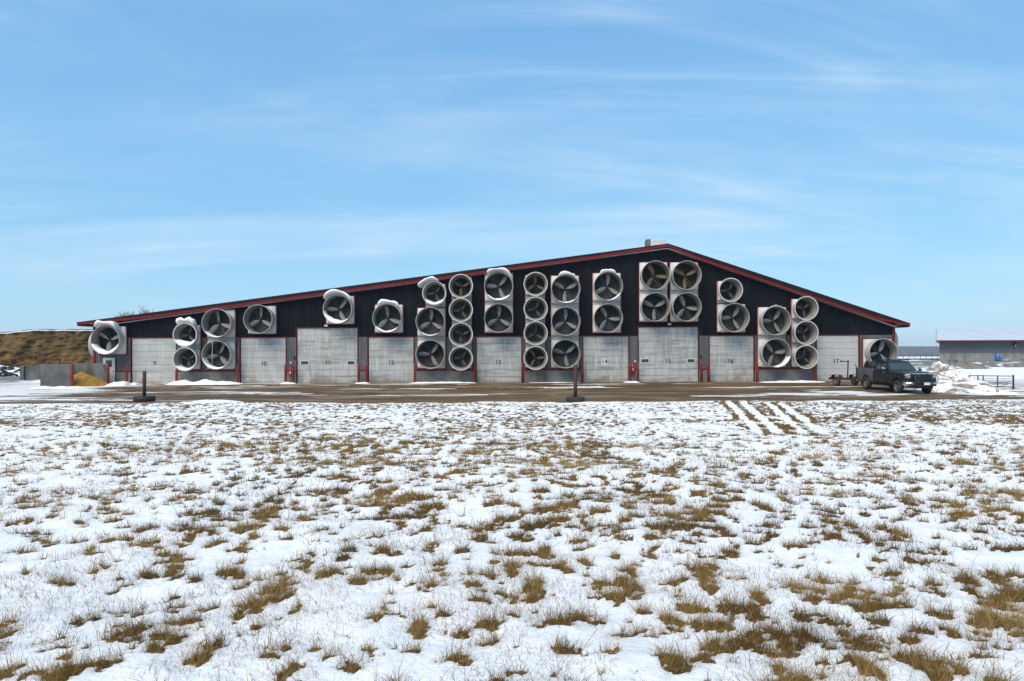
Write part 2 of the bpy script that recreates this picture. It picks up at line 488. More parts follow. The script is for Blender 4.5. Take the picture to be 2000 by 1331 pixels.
col = mix(t, ramp(t, n3, 0.50, 0.60, 0, 0.75), col, (0.21, 0.155, 0.095))
ice = mix(t, ramp(t, n2, 0.4, 0.7), (0.72, 0.71, 0.69), (0.50, 0.47, 0.42))
sm_ = attr_node(t, 'snow')
ad = t.nodes.new('ShaderNodeMath'); ad.operation = 'ADD'
t.links.new(sm_, ad.inputs[0]); t.links.new(ramp(t, n2, 0.3, 0.7, -0.3, 0.3, False), ad.inputs[1])
fac = ramp(t, ad.outputs[0], 0.40, 0.75)
pud = ramp(t, noise(t, 0.5, 5, 0.55, (0.22, 1.5, 1), 'Position', 0.5), 0.60, 0.66)
col = mix(t, pud, col, (0.075, 0.052, 0.028))
t.links.new(mix(t, fac, col, ice), b.inputs['Base Color'])
rg = t.nodes.new('ShaderNodeMix'); rg.data_type = 'FLOAT'
t.links.new(pud, rg.inputs[0]); t.links.new(ramp(t, n1, 0.40, 0.62, 0.5, 0.92), rg.inputs[2]); rg.inputs[3].default_value = 0.10
t.links.new(rg.outputs[0], b.inputs['Roughness'])
b.inputs['Specular IOR Level'].default_value = 0.28
bump(t, b, n2, 0.5, 0.03)
MAT['mud'] = m
yard = link('muddy_yard', grid_mesh('muddy_yard', Xg, Yg, Zg, MAT['mud'], {'snow': yard_mask(Xg, Yg)}))
tag(yard, 'wet brown gravel yard in front of the barn doors', 'yard', kind='structure')

# land beyond the yard, to the horizon
ys = [58.0]
while ys[-1] < 4200: ys.append(ys[-1]*1.02)
ys = np.array(ys); u = np.linspace(-1, 1, 420)
Yg = np.repeat(ys[:, None], len(u), 1); Xg = u[None, :]*(0.95*ys[:, None]+6)
lum = (fbm(Xg*0.25, Yg*0.25, 4, 15)-0.5)*0.25*sst(58, 62, Yg)*(1-sst(85, 105, Yg))
Zg = base_h(Xg, Yg)+lum
st = fbm(Xg*0.035, Yg*0.16, 5, 191, 0.6)
bare = sst(0.50, 0.56, st-0.22*(1-sst(58, 66, Yg))+0.03*np.exp(-((Yg-82)/14)**2)-0.10*sst(125, 150, Yg))
m, t, b = new_mat('snow_land')
b.inputs['Roughness'].default_value = 0.8
n1 = noise(t, 0.9, 6, 0.7, (0.3, 1, 1), 'Position')
sn = mix(t, ramp(t, n1, 0.35, 0.7), (0.83, 0.85, 0.88), (0.74, 0.75, 0.76))
so = mix(t, ramp(t, n1, 0.4, 0.65), (0.21, 0.185, 0.15), (0.12, 0.105, 0.085))
ad = t.nodes.new('ShaderNodeMath'); ad.operation = 'ADD'
t.links.new(attr_node(t, 'bare'), ad.inputs[0]); t.links.new(ramp(t, n1, 0.3, 0.7, -0.3, 0.3, False), ad.inputs[1])
t.links.new(mix(t, ramp(t, ad.outputs[0], 0.4, 0.7), sn, so), b.inputs['Base Color'])
MAT['land'] = m
land = link('ground', grid_mesh('ground', Xg, Yg, Zg, MAT['land'], {'bare': bare}))
tag(land, 'snowy farmland running back to the horizon', 'ground', kind='structure')
# ground behind and beside the camera
mb = MB()
mb.quad((-450, -450, 0.33), (450, -450, 0.33), (450, 0.5, 0.33), (-450, 0.5, 0.33))
o = mb.build('snow_ground', MAT['snow'], fixn=False); tag(o, 'snowy ground behind the viewpoint', 'ground', kind='structure')
HAZE = True
# ------------------------------------------------------------------ barn
YF = WALL                      # face of the cladding
OH = 0.55                      # rake overhang
YO = YF - OH
tipL = P(150, 630, YO); rid = P(1305, 476, YO); tipR = P(1778, 632, YO)
XL, XR = P(184, 660, YF).x, P(1746.5, 660, YF).x
RX = rid.x
slL = (rid.z - tipL.z)/(rid.x - tipL.x); slR = (rid.z - tipR.z)/(tipR.x - rid.x)
def roof_z(x):
    return rid.z - (RX - x)*slL if x < RX else rid.z - (x - RX)*slR
ZB = P(1000, 657.5, YF).z      # foot of the black cladding
ZC = P(1000, 723.5, YF).z      # top of the concrete base
barn = empty('barn', (0, 0, 0), 0, 'long black and red barn with fans across its front', 'barn')
DEPTH = 46.0
doors = [  # number, x0, x1, top
    ('9', 256, 345.5, 660, 0), ('10', 468.5, 560, 659, 0), ('11', 579, 700, 640.7, 1), ('12', 718.5, 810, 658, 0),
    ('13', 929, 1020.5, 657.5, 0), ('14', 1137.5, 1229.5, 656, 0), ('15', 1246, 1365.5, 638.8, 1), ('16', 1384.5, 1474, 656, 0), ('17', 1594, 1679, 655, 0)]
DW = []
for n_, a, b_, tp, big in doors:
    DW.append((n_, P(a, 700, YF).x, P(b_, 700, YF).x, P((a+b_)/2, tp, YF).z if big else ZB, big))

# core walls
mb = MB()
mb.prism([(XL+.02, -0.4), (XR-.02, -0.4), (XR-.02, roof_z(XR)-.42), (RX, rid.z-.42), (XL+.02, roof_z(XL)-.42)], YF+0.12, YF+0.35)
mb.box(XL+.02, XL+.25, YF+.36, YF+DEPTH, -.4, roof_z(XL)-.45)
mb.box(XR-.25, XR-.02, YF+.36, YF+DEPTH, -.4, roof_z(XR)-.45)
mb.prism([(XL+.26, -0.4), (XR-.26, -0.4), (XR-.26, roof_z(XR)-.42), (RX, rid.z-.42), (XL+.26, roof_z(XL)-.42)], YF+DEPTH-.25, YF+DEPTH)
mb.build('wall', MAT['clad_grey'], barn)

def ribbed(x0, x1, z0, zt, mat, name, ph=0.2285):
    """one steel sheet with trapezoid ribs between x0 and x1, bottom z0, top zt(x)"""
    mb = MB(); prof = []
    x = x0
    k0 = math.ceil((x0-XL)/ph - 1e-6)
    pts = [(x0, 0.0)]
    k = k0
    while XL + k*ph < x1 - 0.07:
        xc = XL + k*ph
        if xc - 0.045 > x0:
            pts += [(xc-.04, 0), (xc-.022, .028), (xc+.022, .028), (xc+.04, 0)]
        k += 1
    pts.append((x1, 0.0))
    for (xa, da), (xb, db) in zip(pts[:-1], pts[1:]):
        mb.quad((xa, YF-da, z0), (xb, YF-db, z0), (xb, YF-db, zt(xb)), (xa, YF-da, zt(xa)))
    return mb.build(name, mat, barn, fixn=False)
SHEET = 0.914
def splits(a, b):
    xs = [a]
    k = math.ceil((a-XL)/SHEET+1e-4)
    while XL+k*SHEET < b-0.12:
        if XL+k*SHEET > a+0.12: xs.append(XL+k*SHEET)
        k += 1
    return xs+[b]
def top_of(x): return roof_z(x)-0.38
# upper black sheets: break at the two tall doors and at the ridge
brk = [XL]
for d in DW:
    if d[4]: brk += [d[1], d[2]]
brk += [XR]
for i in range(len(brk)-1):
    over = i % 2 == 1
    z0 = DW[2][3] if i == 1 else (DW[6][3] if i == 3 else ZB)
    for xa, xb in zip(splits(brk[i], brk[i+1])[:-1], splits(brk[i], brk[i+1])[1:]):
        ribbed(xa, xb, z0, top_of, MAT['clad_black'], 'wall_panel')
# grey sheets between the doors, concrete below
gaps = []
px_ = XL
for d in DW:
    gaps.append((px_, d[1])); px_ = d[2]
gaps.append((px_, XR))
SD = (P(202, 700, YF).x, P(226, 700, YF).x)   # service door
for gi, (a, b_) in enumerate(gaps):
    xs = splits(a, b_)
    for xa, xb in zip(xs[:-1], xs[1:]):
        ribbed(xa, xb, ZC, lambda x: ZB-.004, MAT['clad_grey'], 'lower_panel')
    segs = [(a, b_)]
    if gi == 0: segs = [(a, SD[0]-.06), (SD[1]+.06, b_)]
    for sa, sb in segs:
        n_ = max(1, round((sb-sa)/2.4))
        for k in range(n_):
            xa = sa+(sb-sa)*k/n_+.006; xb = sa+(sb-sa)*(k+1)/n_-.006
            MB().box(xa, xb, YF-.06, YF+.119, -.4, ZC-.03).build('foundation', MAT['concrete'], barn)
        MB().box(sa, sb, YF-.085, YF+.05, ZC-.028, ZC+.06).build('sill_trim', MAT['red_trim'], barn)
# corner trims
for xa, xb in ((XL-.06, XL+.12), (XR-.14, XR+.06)):
    MB().box(xa, xb, YF-.05, YF+.3, -.1, roof_z((xa+xb)/2)-.40).build('corner_trim', MAT['red_trim'], barn)
# roof: dark sheet, red rake board, soffit
for sgn, tip, bl in ((-1, tipL, .21), (1, tipR, .33)):
    sl = slL if sgn < 0 else slR
    ex = tip.x; ez = tip.z
    def tz(x): return roof_z(x)
    xs = [ex, ex+(RX-ex)*.12, ex+(RX-ex)*.5, ex+(RX-ex)*.88, RX]
    bt = [.035, bl, bl, bl*.8, .03]
    mb = MB()
    mb.prism([(x, tz(x)) for x in xs]+[(x, tz(x)-b2) for x, b2 in reversed(list(zip(xs, bt)))], YO-.03, YF+DEPTH+OH)
    mb.build('roof', MAT['roof_dark'], barn)
    mb = MB()
    rb = .215
    mb.prism([(x, tz(x)-b2-.003) for x, b2 in zip(xs, bt)]+[(x, tz(x)-b2-rb) for x, b2 in reversed(list(zip(xs, [.0]+bt[1:])))], YO, YO+.05)
    mb.build('rake_board', MAT['red_trim'], barn)
    # eave fascia and soffit
    mb = MB()
    x0, x1 = (ex+.02, ex+.07) if sgn < 0 else (ex-.07, ex-.02)
    mb.box(x0, x1, YO+.052, YF+DEPTH+OH, ez-.30, ez-.05); mb.build('eave_board', MAT['red_trim'], barn)
    mb = MB()
    xa, xb = (XL if sgn < 0 else XR), RX
    mb.prism([(xa, tz(xa)-bl-.28), (xb, tz(xb)-.34), (xb, tz(xb)-.40), (xa, tz(xa)-bl-.32)], YO+.052, YF-.032)
    mb.build('soffit', MAT['soffit'], barn)
    mb = MB()
    xe = ex+.08*(-sgn)
    mb.prism([(xe, tz(xe)-.30), (xa, tz(xe)-.30), (xa, tz(xe)-.27), (xe, tz(xe)-.27)], YO+.054, YF+DEPTH)
    mb.build('soffit', MAT['roof_dark'], barn)
# vent box near the ridge
va, vb = P(1269, 470, YF+5), P(1291, 480, YF+5)
mb = MB(); mb.box(va.x+.02, vb.x+.35, YF+4.6, YF+5.6, roof_z(va.x)-.1, va.z)
o = mb.build('roof_vent', MAT['white_paint'], barn); bevel(o, .05)
MB().box(va.x-.32, va.x+.018, YF+4.65, YF+5.55, roof_z(va.x)-.1, va.z+.05).build('vent_hood', MAT['concrete_dark'], o)

# overhead doors
def door_mat(i, dirt):
    m, t, b = new_mat('door_%s' % i)
    b.inputs['Roughness'].default_value = 0.45
    of = (i*3.7, 0, i*1.3)
    def nz(scale, sc, detail=5, rough=.6):
        g = t.nodes.new('ShaderNodeNewGeometry'); mp = t.nodes.new('ShaderNodeMapping')
        mp.inputs['Scale'].default_value = sc; mp.inputs['Location'].default_value = of
        t.links.new(g.outputs['Position'], mp.inputs[0])
        n = t.nodes.new('ShaderNodeTexNoise'); n.inputs['Scale'].default_value = scale; n.inputs['Detail'].default_value = detail; n.inputs['Roughness'].default_value = rough
        t.links.new(mp.outputs[0], n.inputs['Vector']); return n.outputs[0]
    runs = nz(3.0, (1.3, 1, .16)); band = nz(3.2, (.12, 1, 1.3)); blot = nz(1.0, (.8, 1, .7)); tick = nz(5, (1, 1, .10), 8, .7)
    col = mix(t, ramp(t, runs, .36, .74, 0, dirt*.8), (0.46, 0.455, 0.44), (0.25, 0.247, 0.238))
    col = mix(t, ramp(t, band, .48, .66, 0, dirt), col, (0.23, 0.23, 0.22))
    col = mix(t, ramp(t, blot, .52, .72, 0, dirt), col, (0.27, 0.27, 0.26))
    col = mix(t, ramp(t, tick, .54, .70, 0, .9*dirt), col, (0.62, 0.62, 0.61))
    # mud splash near the ground
    g = t.nodes.new('ShaderNodeNewGeometry'); sp = t.nodes.new('ShaderNodeSeparateXYZ'); t.links.new(g.outputs['Position'], sp.inputs[0])
    hz = t.nodes.new('ShaderNodeMath'); hz.operation = 'ADD'
    t.links.new(sp.outputs[2], hz.inputs[0]); t.links.new(ramp(t, blot, .35, .7, .35, -.35, False), hz.inputs[1])
    col = mix(t, ramp(t, hz.outputs[0], -.05, .55, .75, 0), col, (0.20, 0.15, 0.09))
    t.links.new(col, b.inputs['Base Color'])
    # fine horizontal pressed ribs
    w = t.nodes.new('ShaderNodeTexWave'); w.bands_direction = 'Z'; w.inputs['Scale'].default_value = 2.6
    g = t.nodes.new('ShaderNodeNewGeometry'); t.links.new(g.outputs['Position'], w.inputs['Vector'])
    bump(t, b, w.outputs['Fac'], .25, .01)
    return m
def text_mesh(s, size, mat, name):
    cu = bpy.data.curves.new(name, 'FONT'); cu.body = s; cu.size = size; cu.align_x = 'CENTER'; cu.align_y = 'CENTER'; cu.extrude = 0.003; cu.offset = 0.004; cu.resolution_u = 4
    ob = bpy.data.objects.new(name, cu); C.objects.link(ob)
    bpy.context.view_layer.update()
    me = bpy.data.meshes.new_from_object(ob.evaluated_get(bpy.context.evaluated_depsgraph_get()))
    bpy.data.objects.remove(ob); me.name = name
    me.materials.clear(); me.materials.append(mat)
    return me
numpos = {'9': (302, 710), '10': (515, 711), '11': (640, 709), '12': (764, 709), '13': (973, 708), '14': (1181, 707), '15': (1305, 705.5), '16': (1427, 706), '17': (1633, 706)}
dirt = {'9': .45, '10': .5, '11': .8, '12': .75, '13': .75, '14': .95, '15': .8, '16': .7, '17': .22}
for di, (n_, x0, x1, zt, big) in enumerate(DW):
    e = empty('overhead_door', (0, 0, 0)); e.parent = barn
    e['label'] = words('grey sectional overhead door numbered %s' % n_)
    dm = door_mat(di+1, dirt[n_])
    xa, xb = x0+.09, x1-.09
    k = 8 if big else 7
    zb, ztp = -.06, zt-.03
    for s_ in range(k):
        za = zb+(ztp-zb)*s_/k; zz = zb+(ztp-zb)*(s_+1)/k
        o = MB().box(xa, xb, YF+.03+.004*(s_ % 2), YF+.10, za+.006, zz-.006).build('door_section', dm, e)
        bevel(o, .012, 1)
    MB().box(xa-.02, xb+.02, YF+.10, YF+.118, zb, ztp).build('seal', MAT['slat'], e)
    # red jambs and head trim
    jw = .05
    MB().box(x0-.015, x0+jw-.02, YF-.05, YF+.099, -.05, zt).build('jamb', MAT['red_trim'], e)
    MB().box(x1-jw+.02, x1+.015, YF-.05, YF+.099, -.05, zt).build('jamb', MAT['red_trim'], e)
    MB().box(x0-.03, x1+.03, YF-.052, YF+.099, zt+.002, zt+.045).build('head_trim', MAT['red_trim'], e)
    nm = text_mesh(n_, .50, MAT['black_paint'], 'number')
    p = P(*numpos[n_], YF)
    o = link('number', nm, e, (p.x, YF+.026, p.z)); o.rotation_euler = (R(90), 0, 0)
    if n_ == '14':
        MB().box(p.x-.26, p.x+.26, YF+.027, YF+.031, p.z-.26, p.z+.26).build('number_plate', MAT['white_paint'], e)
        o.location.y = YF+.023
    if big:
        for (wa, wb) in (((588, 602), (679, 692.5)) if n_ == '11' else ((1253, 1267), (1343, 1356.5)))[0:2]:
            wx0, wx1 = P(wa, 708, YF).x, P(wb, 708, YF).x
            wz = P((wa+wb)/2, 709 if n_ == '11' else 705, YF).z
            w_ = MB().box(wx0-.06, wx1+.06, YF+.012, YF+.03, wz-.19, wz+.19).build('window', MAT['white_paint'], e)
            MB().box(wx0, wx1, YF+.006, YF+.011, wz-.13, wz+.13).build('pane', MAT['glass_dark'], e)
# service door
e = empty('service_door'); e.parent = barn
zt = P(214, 699, YF).z
MB().box(SD[0], SD[1], YF-.07, YF-.03, -.05, zt).build('door_leaf', MAT['white_paint'], e)
for xa, xb in ((SD[0]-.06, SD[0]-.002), (SD[1]+.002, SD[1]+.06)):
    MB().box(xa, xb, YF-.09, YF-.02, -.05, zt+.05).build('jamb', MAT['clad_black'], e)
MB().box(SD[0]-.002, SD[1]+.002, YF-.09, YF-.02, zt+.002, zt+.05).build('head_trim', MAT['clad_black'], e)
a, b_ = P(207.5, 704, YF), P(219.5, 717, YF)
MB().box(a.x, b_.x, YF-.078, YF-.071, b_.z, a.z).build('pane', MAT['glass_dark'], e)
p = P(223, 724, YF); MB().box(p.x-.10, p.x+.04, YF-.12, YF-.071, p.z-.03, p.z+.03).build('handle', MAT['steel'], e)

# ------------------------------------------------------------------ exhaust fans
NSEG = 36
def sq_ring(a, y, rc):
    out = []
    for k in range(NSEG):
        t_ = 2*math.pi*(k+.5)/NSEG
        c_, s_ = math.cos(t_), math.sin(t_)
        pw = 40.0
        d = (abs(c_)**pw+abs(s_)**pw)**(-1/pw)
        out.append(Vector((a*d*c_, y, a*d*s_)))
    return out
def ci_ring(r, y, wob=0.0):
    return [Vector((r*math.cos(2*math.pi*(k+.5)/NSEG), y, r*math.sin(2*math.pi*(k+.5)/NSEG))) for k in range(NSEG)]
SPEC = {  # half box, box depth, throat r, mouth r, mouth depth, lip
    'L': (1.13, .24, 1.065, 1.15, 1.12, .022),
    'S': (.795, .30, .735, .945, 1.12, .045)}
FAN = {}
for k, (a, bd, r0, rm, dm, lip) in SPEC.items():
    hb = MB()
    hb.rings([sq_ring(a*1.0, -.035, 0), sq_ring(a*1.0, -bd*.8, 0), sq_ring(a*.97, -bd, 0), ci_ring(r0+.04, -bd-.10)], sm=False)
    FAN[k, 'housing'] = hb.mesh('housing', MAT['fibre'])
    cb = MB(); ib = MB()
    ym = (bd+.10+dm)/2
    if k == 'L':
        cb.rings([ci_ring(r0+.055, -bd-.07), ci_ring(r0+.06, -bd-.14), ci_ring((r0+rm)/2+.0, -ym), ci_ring(rm, -dm+.05), ci_ring(rm, -dm)])
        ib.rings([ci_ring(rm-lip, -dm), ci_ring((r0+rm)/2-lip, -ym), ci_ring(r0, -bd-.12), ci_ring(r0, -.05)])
    else:
        cb.rings([ci_ring(r0+.045, -bd-.07), ci_ring((r0+rm)/2, -ym-.1), ci_ring(rm-.01, -dm)])
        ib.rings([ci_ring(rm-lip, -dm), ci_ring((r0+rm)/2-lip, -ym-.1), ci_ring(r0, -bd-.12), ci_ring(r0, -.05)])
    FAN[k, 'cone'] = cb.mesh('cone', MAT['fibre_cone'], fixn=False)
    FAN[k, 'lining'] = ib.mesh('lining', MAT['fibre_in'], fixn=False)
    lb = MB()
    lb.rings([ci_ring(rm-.002, -dm+.07), ci_ring(rm+(.006 if k == 'L' else .016), -dm+.07), ci_ring(rm+(.006 if k == 'L' else .016), -dm-.004), ci_ring(rm-lip-.004, -dm-.004), ci_ring(rm-lip-.004, -dm+.03)], sm=False)
    FAN[k, 'lip'] = lb.mesh('lip', MAT['fibre_lip' if k == 'S' else 'fibre_cone'])
    for nm, sm2 in (('slat', MAT['slat']), ('slat_dark', MAT['slat_dark']), ('slat_daylight', MAT['slat_daylight'])):
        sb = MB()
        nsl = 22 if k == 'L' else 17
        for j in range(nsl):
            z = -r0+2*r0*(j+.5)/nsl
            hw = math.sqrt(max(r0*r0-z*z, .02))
            if nm == 'slat_daylight' and not (nsl*.32 < j < nsl*.9): continue
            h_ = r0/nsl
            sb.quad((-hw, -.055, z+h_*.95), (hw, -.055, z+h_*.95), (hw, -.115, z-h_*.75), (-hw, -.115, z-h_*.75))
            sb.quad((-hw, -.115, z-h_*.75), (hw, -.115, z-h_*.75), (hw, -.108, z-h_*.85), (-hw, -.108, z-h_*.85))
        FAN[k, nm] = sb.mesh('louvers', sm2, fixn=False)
    db = MB(); db.poly([(r0*1.02*math.cos(2*math.pi*j/32), -.045, r0*1.02*math.sin(2*math.pi*j/32)) for j in range(32)])
    FAN[k, 'back'] = db.mesh('shutter', MAT['black'], fixn=False)
    # hub
    hb = MB(); hb.lathe([(.001, -.56), (.07, -.555), (.085, -.53), (.085, -.44), (.12, -.43), (.12, -.34), (.001, -.335)], 20)
    FAN[k, 'hub'] = hb.mesh('hub', MAT['black'])
    # blade pointing to +x, paddle shaped and twisted
    L = r0*.95
    for tone in ('grey_blade', 'tan_blade', 'dark_blade'):
        bb = MB(); secs = []
        for f, ch, tw, ofs in ((.08, .10, 62, 0), (.18, .20, 54, .0), (.32, .34, 42, -.02), (.55, .40, 33, -.03), (.78, .38, 28, -.03), (.95, .33, 25, -.02), (1.0, .27, 24, -.02)):
            ch *= (L/.92); tw = R(tw)
            x = L*f; ring = []
            for cx, th in ((-.5, 0), (-.25, .016), (0, .022), (.25, .018), (.5, 0), (.25, .006), (0, .006), (-.25, .004)):
                zz = cx*ch+ofs; yy = th
                ring.append(Vector((x, -.44+(zz*math.sin(tw)*.75-yy), zz*math.cos(tw)*1.0+yy*.0)))
            secs.append(ring)
        bb.rings(secs, True, True, True)
        FAN[k, tone] = bb.mesh('blade', MAT[tone])
    # motor strut, belt guard bars
    sb = MB()
    c45 = math.radians(122)
    dx, dz = math.cos(c45), math.sin(c45)
    for off in (-.085, .085):
        px2, pz2 = -dz*off, dx*off
        sb.tube([(dx*r0*1.0+px2, -.27, dz*r0+pz2), (-dx*r0*1.0+px2, -.27, -dz*r0+pz2)], .013, 6)
    FAN[k, 'strut'] = sb.mesh('motor_bracket', MAT['steel'])
    gb = MB()
    for rr in (.55, .85):
        gb.tube([(rm*rr*math.cos(2*math.pi*j/28), -dm+.05, rm*rr*math.sin(2*math.pi*j/28)) for j in range(29)], .0025, 3, False)
    for j in range(8):
        a2 = 2*math.pi*j/8
        gb.tube([(rm*.1*math.cos(a2), -dm+.05, rm*.1*math.sin(a2)), (rm*.97*math.cos(a2), -dm+.05, rm*.97*math.sin(a2))], .0025, 3, False)
    FAN[k, 'guard'] = gb.mesh('wire_guard', MAT['black'], fixn=False)

def make_fan(size, loc, ang, tone, label, rz=0.0, slat='slat', tilt=0.0, guard=True):
    f = empty('exhaust_fan', loc, rz, label, 'fan', 'exhaust fans on the barn')
    link('housing', FAN[size, 'housing'], f)
    c = link('cone', FAN[size, 'cone'], f); link('lip', FAN[size, 'lip'], c); link('lining', FAN[size, 'lining'], c)
    c.rotation_euler = (0, random.uniform(0, 6.28), 0)
    sh = link('shutter', FAN[size, 'back'], f)
    link('louvers', FAN[size, slat], sh)
    if slat == 'slat_daylight': link('louvers', FAN[size, 'slat_dark'], sh)
    h = link('hub', FAN[size, 'hub'], f)
    for j in range(3):
        b2 = link('blade', FAN[size, tone], h)
        b2.rotation_euler = (0, -R(ang+120*j), 0)
    link('motor_bracket', FAN[size, 'strut'], f)
    if guard: link('wire_guard', FAN[size, 'guard'], f)
    return f

# key: size, box centre px, blade angle, tone, slat, label
FANS = {
 'A': ('L', 219.5, 665, 148, 'grey_blade', 'slat_dark', 'snow-topped large fan above the small service door, farthest left'),
 'B': ('S', 372.5, 655, 75, 'dark_blade', 'slat', 'small fan with a snow cap beside the upper right of door 9'),
 'C': ('S', 372.5, 702, 40, 'dark_blade', 'slat', 'small fan beside door 9, under the snow-capped small one'),
 'D': ('L', 432.5, 632.5, 105, 'grey_blade', 'slat', 'upper large fan just left of door 10'),
 'E': ('L', 432.5, 694, 72, 'grey_blade', 'slat', 'lower large fan just left of door 10, an icicle hanging in it'),
 'F': ('L', 512.5, 625, 92, 'grey_blade', 'slat', 'single large fan above door 10'),
 'G': ('L', 665, 606, 58, 'grey_blade', 'slat', 'single large fan above door 11 with a thick snow cap'),
 'H': ('L', 760, 623, 103, 'grey_blade', 'slat', 'single large fan above door 12 with a round snow cap'),
 'I': ('S', 851, 575, 62, 'dark_blade', 'slat', 'small fan with a crooked snow cap, topmost right of door 12'),
 'J': ('L', 843, 629.5, 91, 'grey_blade', 'slat', 'upper of two large fans just right of door 12'),
 'K': ('L', 843, 692.5, 60, 'grey_blade', 'slat', 'bottom large fan just right of door 12'),
 'L1': ('S', 902, 561.5, 30, 'tan_blade', 'slat_dark', 'topmost small fan of the four-fan column left of door 13, tan blades'),
 'L2': ('S', 902, 607.5, 65, 'dark_blade', 'slat', 'second small fan from the top in the column left of door 13'),
 'L3': ('S', 902, 654.5, 28, 'dark_blade', 'slat', 'third small fan from the top in the column left of door 13'),
 'L4': ('S', 902, 700.5, 62, 'dark_blade', 'slat', 'lowest small fan of the column left of door 13'),
 'M': ('L', 974.5, 561.5, 57, 'grey_blade', 'slat', 'upper large fan above door 13, capped with snow'),
 'N': ('L', 974.5, 623, 91, 'grey_blade', 'slat', 'lower large fan directly above door 13'),
 'O1': ('S', 1045.5, 557.5, 95, 'tan_blade', 'slat_dark', 'topmost small fan of the four-fan column right of door 13'),
 'O2': ('S', 1045.5, 605, 70, 'dark_blade', 'slat', 'second small fan from the top in the column right of door 13'),
 'O3': ('S', 1045.5, 652, 88, 'dark_blade', 'slat', 'third small fan from the top in the column right of door 13'),
 'O4': ('S', 1045.5, 699.5, 5, 'tan_blade', 'slat_dark', 'lowest small fan right of door 13, with tan blades'),
 'P1': ('L', 1103.5, 566.5, 30, 'grey_blade', 'slat', 'snow-capped top fan of the three large fans left of door 14'),
 'P2': ('L', 1103.5, 629, 92, 'grey_blade', 'slat', 'middle fan of the three large fans left of door 14'),
 'P3': ('L', 1103.5, 691.5, 43, 'grey_blade', 'slat', 'lowest of the three large fans left of door 14'),
 'Q1': ('L', 1185, 561.5, 89, 'grey_blade', 'slat', 'upper large fan above door 14 with a little snow cap'),
 'Q2': ('L', 1185, 623, 0, 'grey_blade', 'slat', 'lower large fan directly above door 14'),
 'R1': ('L', 1276, 540.5, 118, 'tan_blade', 'slat_dark', 'upper left fan of the block of four above door 15'),
 'R2': ('L', 1336, 540.5, 31, 'tan_blade', 'slat_dark', 'upper right fan of the block of four above door 15'),
 'R3': ('L', 1276, 601.5, 33, 'grey_blade', 'slat_dark', 'lower left fan of the block of four above door 15'),
 'R4': ('L', 1336, 601.5, 115, 'grey_blade', 'slat_dark', 'lower right fan of the block of four above door 15'),
 'S1': ('S', 1420, 569, 65, 'dark_blade', 'slat_dark', 'small fan above door 16, on top of a large one'),
 'S2': ('L', 1428, 622, 63, 'grey_blade', 'slat', 'large fan directly above door 16'),
 'T1': ('L', 1507.5, 628, 62, 'grey_blade', 'slat', 'upper large fan just right of door 16'),
 'T2': ('L', 1507.5, 690, 12, 'grey_blade', 'slat', 'lower large fan just right of door 16'),
 'U1': ('S', 1565, 604, 45, 'dark_blade', 'slat_dark', 'top small fan of the three-fan column left of door 17'),
 'U2': ('S', 1565, 651, 50, 'dark_blade', 'slat', 'middle small fan of the three-fan column left of door 17'),
 'U3': ('S', 1565, 697.5, 80, 'dark_blade', 'slat_daylight', 'lowest small fan left of door 17, daylight gaps painted on its shutter slats'),
 'V': ('L', 1713, 690, 75, 'grey_blade', 'slat_dark', 'large fan behind the pickup truck, right of door 17'),
}
FPOS = {}
for k, (sz, cx, cy, ang, tone, sl, lab) in FANS.items():
    p = P(cx, cy, YF-.15)
    FPOS[k] = (sz, p.x, p.z)
    make_fan(sz, (p.x, YF-.03, p.z), ang, tone, lab, slat=sl)
# fans on the two side walls, seen from the edge
make_fan('L', (XR+.02, YF+2.6, P(1755, 668, YF+2).z), 20, 'grey_blade', 'fan on the right side wall peeking past the red corner', R(90), 'slat_dark')
make_fan('L', (XL-.02, YF+2.2, P(178, 674, YF+2).z), 50, 'grey_blade', 'fan on the left side wall, mostly behind the corner', R(-90), 'slat_dark')

